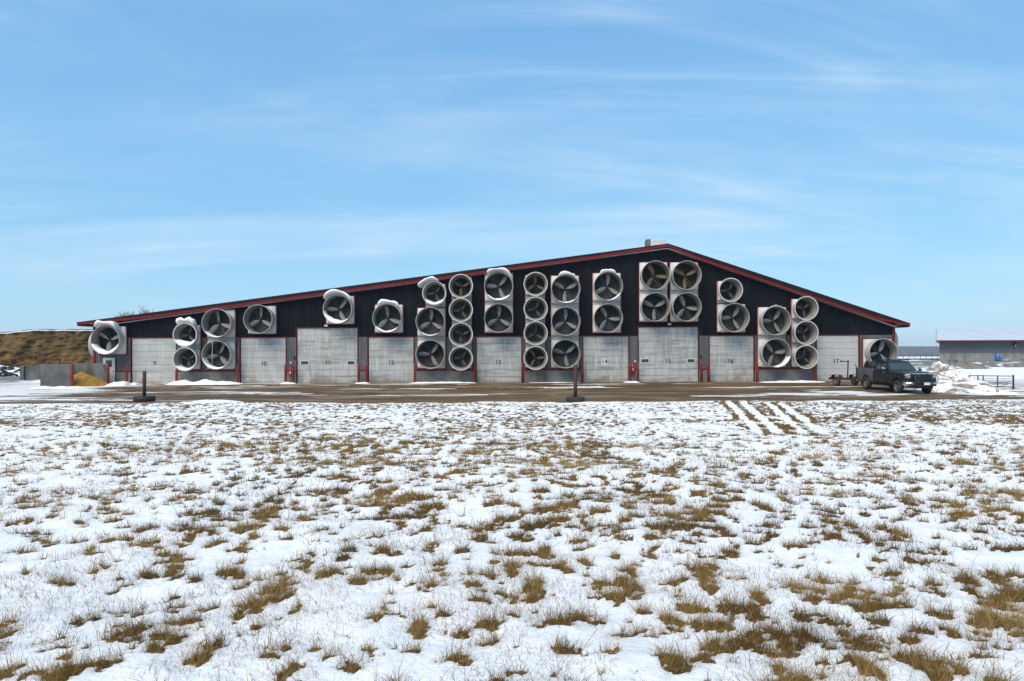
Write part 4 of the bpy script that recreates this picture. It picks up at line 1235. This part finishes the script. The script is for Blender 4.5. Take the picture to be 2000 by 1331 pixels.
# bumper
mb = MB(); rr_ = []
for y, x in ((-1.0, 2.72), (-.98, 2.92), (-.88, 3.09), (-.5, 3.17), (0, 3.19), (.5, 3.17), (.88, 3.09), (.98, 2.92), (1.0, 2.72)):
    rr_.append([Vector((x-.06, y*.97, .50)), Vector((x, y, .52)), Vector((x+.03, y, .63)), Vector((x, y, .76)), Vector((x-.08, y*.96, .80))])
mb.rings(rr_, True, True, True)
bp = mb.build('front_bumper', PT['chrome'], truck)
MB().box(2.9, 3.20, -.62, .62, .40, .52).build('air_dam', PT['plastic'], bp)
MB().box(3.215, 3.23, -.40, .40, .56, .72).build('bumper_insert', PT['plastic'], bp)
# grille guard
mb = MB()
X_ = 3.30
for z in (.58, .82, .95, 1.09, 1.22): mb.tube([(X_, -.52, z), (X_+.03, 0, z), (X_, .52, z)], .024, 8)
for s in (-1, 1):
    mb.tube([(X_-.02, s*.50, .48), (X_+.01, s*.52, .8), (X_, s*.50, 1.28)], .036, 8)
    mb.tube([(X_, s*.52, 1.16), (3.16, s*.84, 1.16), (3.06, s*1.00, 1.08), (3.06, s*1.00, .96), (3.17, s*.84, .84), (X_, s*.52, .82)], .024, 8)
    mb.tube([(X_, s*.52, .99), (3.18, s*.84, 1.0), (3.07, s*.99, 1.02)], .018, 8)
    mb.tube([(3.06, s*1.0, 1.02), (3.0, s*1.06, 1.0), (2.9, s*1.06, .9)], .02, 8)
mb.build('grille_guard', PT['plastic'], truck)
MB().box(X_-.03, X_+.0, -.36, .36, .68, 1.18).build('guard_mesh', PT['plastic'], truck)
MB().box(X_+.045, X_+.055, .0, .34, .60, .76).build('number_plate', PT['plate'], truck)
# roof rack / light bar
mb = MB()
for s in (-1, 1):
    mb.tube([(.30, s*.70, 1.94), (.30, s*.70, 2.04), (-.86, s*.72, 2.02), (-.95, s*.80, 1.40)], .022, 8)
mb.tube([(.30, -.72, 2.02), (.30, .72, 2.02)], .02, 8); mb.tube([(-.86, -.72, 2.02), (-.86, .72, 2.02)], .025, 8)
rk = mb.build('roof_rack', PT['plastic'], truck)
for y in (-.62, .62): MB().box(.26, .38, y-.08, y+.08, 2.03, 2.10).build('work_lamp', PT['plastic'], rk)
# wheels
tp_ = MB(); w2 = .14
tp_.lathe([(.235, -w2*.8), (.33, -w2), (.39, -w2*.92), (.415, -w2*.65), (.415, w2*.65), (.39, w2*.92), (.33, w2), (.235, w2*.8), (.228, 0)], 32, 'y', closed_prof=True)
tyre_me = tp_.mesh('tyre', simple('muddy_tyre', (0.022, 0.021, 0.02), (0.06, 0.05, 0.038), 7, .85))
rp = MB(); rp.lathe([(.235, -.105), (.215, -.09), (.20, -.05), (.10, -.045), (.085, -.10), (.05, -.12), (.001, -.12)], 24, 'y')
rp.lathe([(.235, .105), (.215, .05), (.001, .05)], 24, 'y')
for k in range(8):
    a = 2*math.pi*k/8
    rp.tube([(.16*math.cos(a), -.05, .16*math.sin(a)), (.16*math.cos(a), -.063, .16*math.sin(a))], .022, 8)
rim_me = rp.mesh('rim', simple('dirty_rim', (0.22, 0.20, 0.17), (0.11, 0.095, 0.075), 6, .5, .5))
for xx in (FA, RA):
    for s in (-1, 1):
        w = empty('wheel', (xx, s*.865, WR)); w.parent = truck
        if s > 0: w.rotation_euler = (0, 0, math.pi)
        link('tyre', tyre_me, w); link('rim', rim_me, w)
# load in the bed: dark reel and boxes
def truck_world(x, y, z):
    bpy.context.view_layer.update(); return truck.matrix_world @ Vector((x, y, z))
p = truck_world(-2.75, -.25, 1.0)
e = empty('hose_reel', p, RZ, 'dark round hose reel standing in the truck bed', 'reel')
MB().lathe([(.12, -.24), (.44, -.24), (.44, -.20), (.30, -.18), (.30, .18), (.44, .20), (.44, .24), (.12, .24)], 26, 'y', Matrix.Translation((0, 0, .47)), closed_prof=True).build('drum', MAT['black'], e)
mb = MB()
for k in range(5):
    rr = .34+.02*(k % 2); yk = -.14+.07*k
    mb.tube([(rr*math.cos(2*math.pi*j/24), yk, .47+rr*math.sin(2*math.pi*j/24)) for j in range(25)], .035, 6, False)
mb.build('hose', MAT['rubber'], e)
p = truck_world(-1.9, .2, .99)
e = empty('tool_box', p, RZ, 'low black tool box lying in the truck bed', 'box')
o = MB().box(-.5, .5, -.55, .55, 0, .34).build('case', MAT['black'], e); bevel(o, .03)
MB().box(-.51, .51, -.56, .56, .345, .40).build('lid', MAT['black'], e)

# ------------------------------------------------------------------ trailer
ra, hb_ = Vector((24.3, 51.1)), Vector((25.05, 48.05))
d = (hb_-ra); L = d.length; d.normalize(); ang = math.atan2(d.y, d.x)
z0 = gz(24.4, 50.2)
tr = empty('utility_trailer', (ra.x, ra.y, z0), ang, 'small rusty single-axle trailer hitched behind the pickup', 'trailer')
mb = MB()
for s in (-.55, .55): mb.box(.0, 1.9, s-.05, s+.05, .42, .54)
for xx in (.0, .6, 1.2, 1.85): mb.box(xx, xx+.09, -.498, .498, .43, .53)
mb.box(-.12, -.003, -.62, .62, .40, .58)
mb.build('frame', MAT['rust'], tr)
mb = MB()
mb.tube([(1.9, -.5, .48), (L, 0, .48)], .055, 8); mb.tube([(1.9, .5, .48), (L, 0, .48)], .055, 8)
mb.tube([(1.0, 0, .48), (L+.05, 0, .50)], .05, 8)
mb.build('tongue', MAT['rust'], tr)
for s in (-1, 1):
    w = empty('wheel', (.95, s*.78, .33)); w.parent = tr
    if s > 0: w.rotation_euler = (0, 0, math.pi)
    t_ = link('tyre', tyre_me, w); t_.scale = (.8, .7, .8)
    t_ = link('rim', rim_me, w); t_.scale = (.8, .7, .8)
    mb = MB(); fr = []
    for xx, zz in ((.50, .45), (.56, .70), (.68, .78), (1.22, .78), (1.34, .70), (1.40, .45)):
        fr.append([Vector((xx, s*.78-.17, zz)), Vector((xx, s*.78+.17, zz)), Vector((xx*.98+.02, s*.78+.17, zz+.02)), Vector((xx*.98+.02, s*.78-.17, zz+.02))])
    mb.rings(fr, True, True, True, False); mb.build('fender', MAT['rust'], tr)
mb = MB(); mb.tube([(1.55, -.35, .54), (1.62, -.35, 1.86)], .045, 8); mb.tube([(1.62, -.35, 1.78), (1.55, -.95, 1.78)], .03, 8); mb.tube([(1.55, -.93, 1.78), (1.55, -.93, 1.90)], .03, 8)
mb.build('mast', MAT['rust'], tr)
mb = MB(); mb.box(2.55, 2.66, -.5, -.38, .55, 1.30); mb.box(2.55, 2.66, .30, .42, .55, 1.35); mb.box(2.56, 2.65, -.379, .299, .9, 1.0); mb.tube([(2.6, -.45, 1.3), (2.5, -.5, 1.6)], .03, 8); mb.tube([(2.75, .1, .6), (2.7, .15, 1.5)], .04, 8)
mb.build('front_rack', MAT['black'], tr)

# ------------------------------------------------------------------ right hand side
# ploughed snow pile
xs = np.linspace(25.6, 34.5, 130); ys = np.linspace(38.8, 49.5, 120)
Xg, Yg = np.meshgrid(xs, ys)
def pile_h(X, Y):
    # a ridge of ploughed snow with its peak beside the truck and a tongue towards the road
    px0, py0, px1, py1 = 28.7, 46.2, 30.4, 41.2
    dx, dy = px1-px0, py1-py0; L2 = dx*dx+dy*dy
    s = np.clip(((X-px0)*dx+(Y-py0)*dy)/L2, 0, 1)
    dd = np.hypot(X-(px0+s*dx), Y-(py0+s*dy))
    hgt = 1.85*(1-s)**1.25+.10
    wid = 2.7-1.0*s
    p = np.clip(1-dd/wid, 0, 1)
    nz_ = fbm(X*.9, Y*.9, 5, 31, .55)
    return hgt*p**.95*(.72+.55*nz_)+(fbm(X*3.5, Y*3.5, 3, 39)-.5)*.16*np.minimum(p*3, 1)
H = pile_h(Xg, Yg)
o = link('snow_pile', grid_mesh('snow_pile', Xg, Yg, base_h(Xg, Yg)+H-.08, MAT['snow_dirty']))
tag(o, 'tall pile of ploughed snow streaked with mud, right of the truck', 'snow pile')
# pipe gate
gA, gB = Vector((bx(1893, 47.0), 47.0)), Vector((bx(1979, 45.6), 45.6))
gv = gB-gA; gl = gv.length
e = empty('pipe_gate', (gA.x, gA.y, gz(gA.x, gA.y)-.18), math.atan2(gv.y, gv.x), 'dark pipe gate standing in the snow at the right edge', 'gate')
for f in (.0, .20, .32, .65, 1.0):
    MB().tube([(gl*f, 0, 0), (gl*f, 0, 1.08 if f < 1 else 1.12)], .035 if f < 1 else .055, 8).build('post', MAT['rust'], e)
for k in range(6):
    z = .16+.175*k
    MB().tube([(0, -.03, z), (gl, -.03, z)], .028 if k == 5 else .013, 8).build('rail', MAT['rust'], e)

# machine shed
Y2 = 110.0
xl = bx(1825, Y2); xr = xl+85
zg = P(1900, 706, Y2).z-.3; zc = P(1900, 690, Y2).z; ze = P(1900, 666, Y2-1.2).z; zr2 = P(1900, 645.5, Y2+9).z
shed = empty('machine_shed', (xl, Y2, zg), 0, 'long grey shed with a pale metal roof, far right', 'shed')
def sb_(x0, x1, y0, y1, z0, z1, name, mat, par=shed): return MB().box(x0-xl, x1-xl, y0-Y2, y1-Y2, z0-zg, z1-zg).build(name, mat, par)
MAT['shed_wall'] = simple('shed_cladding', (0.14, 0.145, 0.165), (0.125, 0.13, 0.15), .6, .55, sc=(1, 1, .2), coord='Position')
MAT['shed_base'] = simple('shed_concrete', (0.32, 0.31, 0.295), (0.20, 0.195, 0.185), .8, .85, sc=(1, 1, .25), coord='Position', c3=(0.11, 0.105, 0.095), s3=.7)
MAT['shed_roof'] = simple('pale_metal_roof', (0.50, 0.535, 0.58), (0.44, 0.475, 0.52), .5, .6, sc=(1, .2, 1), coord='Position')
k = 0; x = xl
while x < xr-.1:
    w = min(2.4, xr-x); sb_(x+.008, x+w-.008, Y2-.02*(k % 2)*.2, Y2+.3, zg-.4, zc, 'foundation', MAT['shed_base']); x += w; k += 1
k = 0; x = xl
while x < xr-.1:
    w = min(.914*2, xr-x)
    mb = MB(); mb.box(x-xl+.003, x-xl+w-.003, -.03, .2, zc+.004-zg, ze+.25-zg)
    for q in range(4): mb.box(x-xl+.2+q*.457-.02, x-xl+.2+q*.457+.02, -.045, -.0305, zc+.01-zg, ze+.2-zg)
    mb.build('wall_panel', MAT['shed_wall'], shed); x += w
sb_(xl, xl+.3, Y2+.31, Y2+18, zg-.3, ze+.1, 'end_wall', MAT['shed_wall'])
sb_(xl+.3, xr, Y2+17.7, Y2+18, zg-.3, ze+.1, 'rear_wall', MAT['shed_wall'])
for sy in (-1, 1):
    ye = Y2+9+sy*10.2; zr_ = zr2
    x = xl-.5; 
    while x < xr-.1:
        w = 3.0
        mb = MB()
        a = Vector((x-xl, ye-Y2, ze-zg)); b_ = Vector((x+w-.006-xl, ye-Y2, ze-zg)); c_ = Vector((x+w-.006-xl, 9, zr2-zg)); d_ = Vector((x-xl, 9, zr2-zg))
        up = Vector((0, 0, .10))
        mb.rings([[a, b_, c_, d_], [a+up, b_+up, c_+up, d_+up]], True, True, True, False)
        mb.build('roof_sheet', MAT['shed_roof'], shed); x += w
sb_(xl-.5, xr, Y2-1.32, Y2-1.21, ze-.10, ze+.08, 'eave_trim', MAT['red_trim'])
mb = MB(); mb.rings([[Vector((-.56, -1.3, ze-zg-.12)), Vector((-.501, -1.3, ze-zg-.12)), Vector((-.501, -1.3, ze-zg+.14)), Vector((-.56, -1.3, ze-zg+.14))], [Vector((-.56, 9, zr2-zg-.12)), Vector((-.501, 9, zr2-zg-.12)), Vector((-.501, 9, zr2-zg+.14)), Vector((-.56, 9, zr2-zg+.14))]], True, True, True, False)
mb.build('rake_trim', MAT['red_trim'], shed)
# the shed stands askew: its end wall runs off at an angle
for ch in shed.children:
    for v_ in ch.data.vertices:
        v_.co.x += max(v_.co.y+1.3, 0)*0.625
p = P(1981, 672, Y2)
e = empty('shed_lamp', (p.x, Y2-.05, p.z), 0, 'small dark wall lamp on the grey shed', 'lamp')
MB().box(-.25, .25, -.35, 0, -.12, .2).build('lamp_housing', MAT['black'], e); MB().tube([(0, -.2, -.12), (0, -.25, -.5)], .14, 10).build('lamp_shade', MAT['white_paint'], e)
# blue barrel, pale tank, concrete block, low wall
p = P(1949, 703, 107)
e = empty('blue_barrel', (p.x, 107, gz(p.x, 107)), 0, 'bright blue upright barrel in front of the grey shed', 'barrel')
mb = MB(); mb.lathe([(.001, 1.02), (.28, 1.02), (.33, .98), (.345, .7), (.36, .68), (.36, .64), (.345, .62), (.345, .36), (.36, .34), (.36, .30), (.345, .28), (.33, .0), (.001, 0)], 22, 'z')
mb.build('shell', simple('blue_plastic', (0.01, 0.16, 0.50), (0.01, 0.12, 0.40), 3, .4), e); MB().tube([(.12, 0, 1.02), (.12, 0, 1.06)], .05, 10).build('bung', MAT['black'], e)
p = P(1964.5, 702, 107)
e = empty('stock_tank', (p.x, 107, gz(p.x, 107)), 0, 'low pale stock tank beside the blue barrel', 'tank')
MB().lathe([(.60, 0), (.62, .05), (.62, .2), (.64, .22), (.62, .24), (.62, .48), (.65, .5), (.60, .5), (.58, .1), (.001, .1)], 26, 'z').build('shell', simple('tank_grey', (0.34, 0.40, 0.41), (0.27, 0.31, 0.32), 3, .5), e)
p = P(1861, 707, 100)
o = bevel(MB().box(-.5, .5, -.35, .35, -.2, .42).build('concrete_block', MAT['concrete_dark'], None, (p.x, 100, gz(p.x, 100))), .04); tag(o, 'dark concrete block lying in front of the grey shed', 'block')
e = empty('feed_fence', (0, 0, 0), 0, 'long low grey wall with fence posts behind the barn corner', 'fence')
yw = 132.0; xa, xb = bx(1740, yw), bx(1838, yw); zb0 = gz(xa, yw)
MB().box(xa, xb, yw, yw+.3, zb0-.4, zb0+.28).build('low_wall', MAT['concrete_dark'], e)
k = 0; x = xa+.3
while x < xb:
    MB().tube([(x, yw+.15, zb0+.2), (x, yw+.15, zb0+.95)], .04, 6).build('post', MAT['rust'], e); x += 1.1; k += 1
MB().tube([(xa, yw+.15, zb0+.9), (xb, yw+.15, zb0+.9)], .025, 6).build('rail', MAT['rust'], e)
# low muddy berms in the far yard
def berm(px0, px1, Y, h, wy, label, seed):
    x0, x1 = bx(px0, Y), bx(px1, Y)
    xs = np.linspace(x0, x1, 70); ys = np.linspace(Y-wy, Y+wy, 20)
    Xg, Yg = np.meshgrid(xs, ys); f = (Xg-x0)/(x1-x0); g = (Yg-Y)/wy
    Z = h*np.clip(np.sin(np.pi*np.clip(f, 0, 1)), 0, 1)**.35*np.clip(1-g*g, 0, 1)*(.35+1.2*fbm(Xg*.8, Yg*.8, 4, seed))
    o = link('dirt_berm', grid_mesh('dirt_berm', Xg, Yg, base_h(Xg, Yg)+Z-.06, MAT['berm']))
    tag(o, label, 'berm', 'muddy berms beyond the yard')
MAT['berm'] = simple('frozen_mud', (0.19, 0.17, 0.14), (0.12, 0.105, 0.085), 1.6, .9, coord='Position', c3=(0.75, 0.77, 0.79), s3=.55, lo3=.56, hi3=.64, bmp=.4)
berm(1858, 1928, 76, .62, 1.2, 'short muddy berm between the truck and the grey shed', 51)
berm(1946, 2030, 78, .70, 1.6, 'muddy berm at the right edge below the blue barrel', 52)
berm(1790, 1960, 92, .35, 1.5, 'long low muddy berm in front of the grey shed', 53)

# ------------------------------------------------------------------ far wooded ridge
xs = np.linspace(-2400, 3600, 700); ys = np.linspace(2450, 3300, 40)
Xg, Yg = np.meshgrid(xs, ys)
rid_ = 34*(.55+.9*fbm(Xg*.0016+9, Yg*0, 4, 3))*sst(2450, 2800, Yg)
Zg = np.interp(Yg, YK, ZR)+rid_
m = simple('winter_hillside', (0.10, 0.085, 0.075), (0.07, 0.06, 0.055), .01, .95, coord='Position', c3=(0.5, 0.5, 0.5), s3=.012, lo3=.62, hi3=.66)
o = link('hills', grid_mesh('hills', Xg, Yg, Zg, m)); tag(o, 'far wooded ridge on the horizon', 'hill', kind='structure')
# bare winter wood on the ridge: one mass of small upright crowns
rng = np.random.default_rng(5)
n_ = 16000
X = rng.uniform(-1300, 2600, n_)*1.0; X = np.where(rng.random(n_) < .65, rng.uniform(1250, 1900, n_), X)
Y = 2480+rng.random(n_)*480
Zb = np.interp(Y, YK, ZR)+34*(.55+.9*fbm(X*.0016+9, Y*0, 4, 3))*sst(2450, 2800, Y)
Hh = rng.uniform(8, 15, n_); Wd = rng.uniform(4, 8, n_)
base = np.stack([X, Y, Zb-1], -1)
th = np.linspace(0, 2*np.pi, 6)[:-1]
vs = []
for k, (fr, fz) in enumerate(((.55, .0), (1.0, .55), (.6, .88))):
    for a in th:
        jit = rng.uniform(.75, 1.25, n_)
        vs.append(base+np.stack([Wd*fr*np.cos(a)*jit, Wd*fr*np.sin(a)*jit, Hh*fz*jit], -1))
vs.append(base+np.stack([X*0, X*0, Hh*1.05], -1))
V = np.stack(vs, 1)     # n,16,3
fc = []
for k in range(2):
    for a in range(5):
        i0 = k*5+a; i1 = k*5+(a+1) % 5
        fc += [(i0, i1, i1+5), (i0, i1+5, i0+5)]
for a in range(5): fc.append((10+a, 10+(a+1) % 5, 15))
fc = np.array(fc)
F = (fc[None]+np.arange(n_)[:, None, None]*16).reshape(-1, 3)
def tri_mesh(name, V, F, mat, attr=None):
    me = bpy.data.meshes.new(name)
    V = V.reshape(-1, 3).astype(np.float32); F = F.astype(np.int32)
    me.vertices.add(len(V)); me.vertices.foreach_set('co', V.ravel())
    me.loops.add(F.size); me.loops.foreach_set('vertex_index', F.ravel())
    me.polygons.add(len(F)); me.polygons.foreach_set('loop_start', np.arange(0, F.size, 3, dtype=np.int32))
    if attr:
        for k, a in attr.items():
            at = me.attributes.new(k, 'FLOAT', 'POINT'); at.data.foreach_set('value', a.reshape(-1).astype(np.float32))
    me.materials.append(mat); me.update(calc_edges=True)
    return me
m = simple('bare_wood', (0.075, 0.06, 0.052), (0.045, 0.038, 0.034), .02, .95, coord='Position', c3=(0.14, 0.11, 0.09), s3=.03)
o = link('winter_wood', tri_mesh('winter_wood', V, F, m)); tag(o, 'bare winter woodland covering the far ridge', 'wood', kind='stuff')

# bare trees showing over the roof
def bare_tree(px, py, Y, label, seed, spread=1.0):
    rnd = random.Random(seed); tip = P(px, py, Y); z0 = gz(tip.x, Y); Ht = tip.z-z0
    e = empty('bare_tree', (tip.x, Y, z0), 0, label, 'tree', 'bare trees behind the barn')
    mb = MB(); mb.tube([(0, 0, -.2), (.05, 0, Ht*.2), (-.05, .1, Ht*.42)], .2, 8, True, [.24, .19, .13])
    mb.build('trunk', MAT['twig'], e)
    mb = MB()
    def grow(p, d, ln, r, lev):
        q = p+d*ln*.5+Vector((rnd.uniform(-.1, .1), rnd.uniform(-.1, .1), 0))*ln
        s_ = p+d*ln
        mb.tube([p, q, s_], r, 5 if lev < 2 else 3, False, [r, r*.8, r*.55])
        if lev >= 4: return
        for k in range(rnd.randint(3, 4)):
            a = rnd.uniform(0, 6.28); t_ = rnd.uniform(.35, .8)*spread
            dd = (d+Vector((math.cos(a)*t_, math.sin(a)*t_, rnd.uniform(-.05, .3)))).normalized()
            f = rnd.uniform(.45, 1.0)
            grow(p+(s_-p)*f, dd, ln*rnd.uniform(.55, .75), r*.58, lev+1)
    st_ = Vector((-.05, .1, Ht*.38))
    for k in range(4):
        a = k*1.6+seed; grow(st_, Vector((math.cos(a)*.4, math.sin(a)*.4, 1)).normalized(), Ht*.30, .14, 0)
    mb.build('crown', MAT['twig'], e, fixn=False)
MAT['twig'] = simple('pale_bark', (0.30, 0.22, 0.17), (0.20, 0.15, 0.12), 3, .9, coord='Position')
bare_tree(253, 607, 118, 'pale bare tree top poking over the roof near its left end', 3)
bare_tree(300, 607, 124, 'smaller bare tree top barely showing over the roof', 9)

# ------------------------------------------------------------------ dead grass
rng = np.random.default_rng(11)
def sample(y0, y1, n):
    Y = np.sqrt(rng.uniform(y0*y0, y1*y1, n))
    X = rng.uniform(-1, 1, n)*(.80*Y+1.0)
    return X, Y
PX, PY, PM, PS = [], [], [], []
for (y0, y1, dens, stray) in ((2.4, 6, 9500, .030), (6, 10, 5600, .035), (10, 16, 2500, .05), (16, 24, 900, .045), (24, 36.8, 300, .03)):
    area = .8*(y1*y1-y0*y0)+2*(y1-y0)
    X, Y = sample(y0, y1, int(area*dens))
    _, Mv = field(X, Y)
    st = sst(.50, .66, fbm(X*1.1+7, Y*1.1, 4, 141))*(1-.5*sst(16, 24, Y))
    inb = ~((Y < 36.9) & (Y > 17) & (Mv > .2) & (rng.random(len(X)) < .35*sst(20, 26, Y)))
    keep = (rng.random(len(X)) < np.maximum(Mv**1.4, stray*st*3.2)) & inb
    PX.append(X[keep]); PY.append(Y[keep]); PM.append(Mv[keep])
X = np.concatenate(PX); Y = np.concatenate(PY); Mv = np.concatenate(PM)
Zb, _ = field(X, Y)
nb = len(X)
print('grass blades', nb)
ln = rng.gamma(5.0, .016, nb)*(.55+.5*Mv)*(1+.18*(1-sst(5, 11, Y)))*(1-.5*sst(12, 24, Y))+.012
long_ = rng.random(nb) < .035
ln = np.where(long_, ln*1.9, ln)
lean = rng.uniform(.25, 1.6, nb); az = rng.uniform(0, 2*np.pi, nb)+0.6*np.sin(X*.7)
wd = np.maximum(.0028, Y*.00052)*rng.uniform(.7, 1.35, nb)
ca, sa = np.cos(az), np.sin(az)
pa = rng.uniform(0, 2*np.pi, nb); wx, wy = np.cos(pa)*wd*.5, np.sin(pa)*wd*.5
def pt(t, off):
    hx = ln*lean*t*t
    zz = ln*t*(1-.42*np.minimum(lean, 1.5)*t)
    return np.stack([X+ca*hx*.9+off*wx, Y+sa*hx*.9+off*wy, Zb-.008+zz], -1)
V = np.stack([pt(0, 1), pt(0, -1), pt(.55, .8), pt(.55, -.8), pt(1.0, 0)], 1)
fc = np.array([(0, 1, 3), (0, 3, 2), (2, 3, 4)])
F = (fc[None]+np.arange(nb)[:, None, None]*5).reshape(-1, 3)
tone = np.repeat(np.clip(rng.normal(.48, .25, nb)+1.1*(fbm(X*1.1, Y*1.1, 3, 171)-.5)+.12*sst(9, 14, Y), 0, 1)[:, None], 5, 1)
m, t, b = new_mat('dead_grass'); b.inputs['Roughness'].default_value = .75; b.inputs['Specular IOR Level'].default_value = .2
tn = attr_node(t, 'tone')
c_ = mix(t, ramp(t, tn, .1, .55), (0.095, 0.055, 0.018), (0.29, 0.175, 0.050))
c_ = mix(t, ramp(t, tn, .6, .95), c_, (0.42, 0.28, 0.11))
t.links.new(c_, b.inputs['Base Color'])
tb = t.nodes.new('ShaderNodeBsdfTranslucent'); t.links.new(c_, tb.inputs[0]); ms = t.nodes.new('ShaderNodeMixShader'); ms.inputs[0].default_value = .25
t.links.new(b.outputs[0], ms.inputs[1]); t.links.new(tb.outputs[0], ms.inputs[2])
t.links.new(ms.outputs[0], [n for n in t.nodes if n.type == 'OUTPUT_MATERIAL'][0].inputs[0])
o = link('dead_grass', tri_mesh('dead_grass', V, F, m, {'tone': tone})); tag(o, 'brown dead grass tufts poking through the snow', 'grass', kind='stuff')

# ------------------------------------------------------------------ haze
mb = MB(); mb.box(-3900, 3900, -480, 4180, -13, 90)
me = bpy.data.meshes.new('haze'); me.from_pydata(mb.v, [], mb.f)
m = bpy.data.materials.new('haze_air'); m.use_nodes = True; t = m.node_tree; t.nodes.clear()
out = t.nodes.new('ShaderNodeOutputMaterial'); pv = t.nodes.new('ShaderNodeVolumePrincipled')
pv.inputs['Color'].default_value = (.70, .82, .97, 1); pv.inputs['Density'].default_value = .00017; pv.inputs['Anisotropy'].default_value = 0.0
t.links.new(pv.outputs[0], out.inputs['Volume'])
me.materials.append(m)
if HAZE:
    hz = link('haze', me); tag(hz, 'thin winter haze in the air', 'haze', kind='stuff')
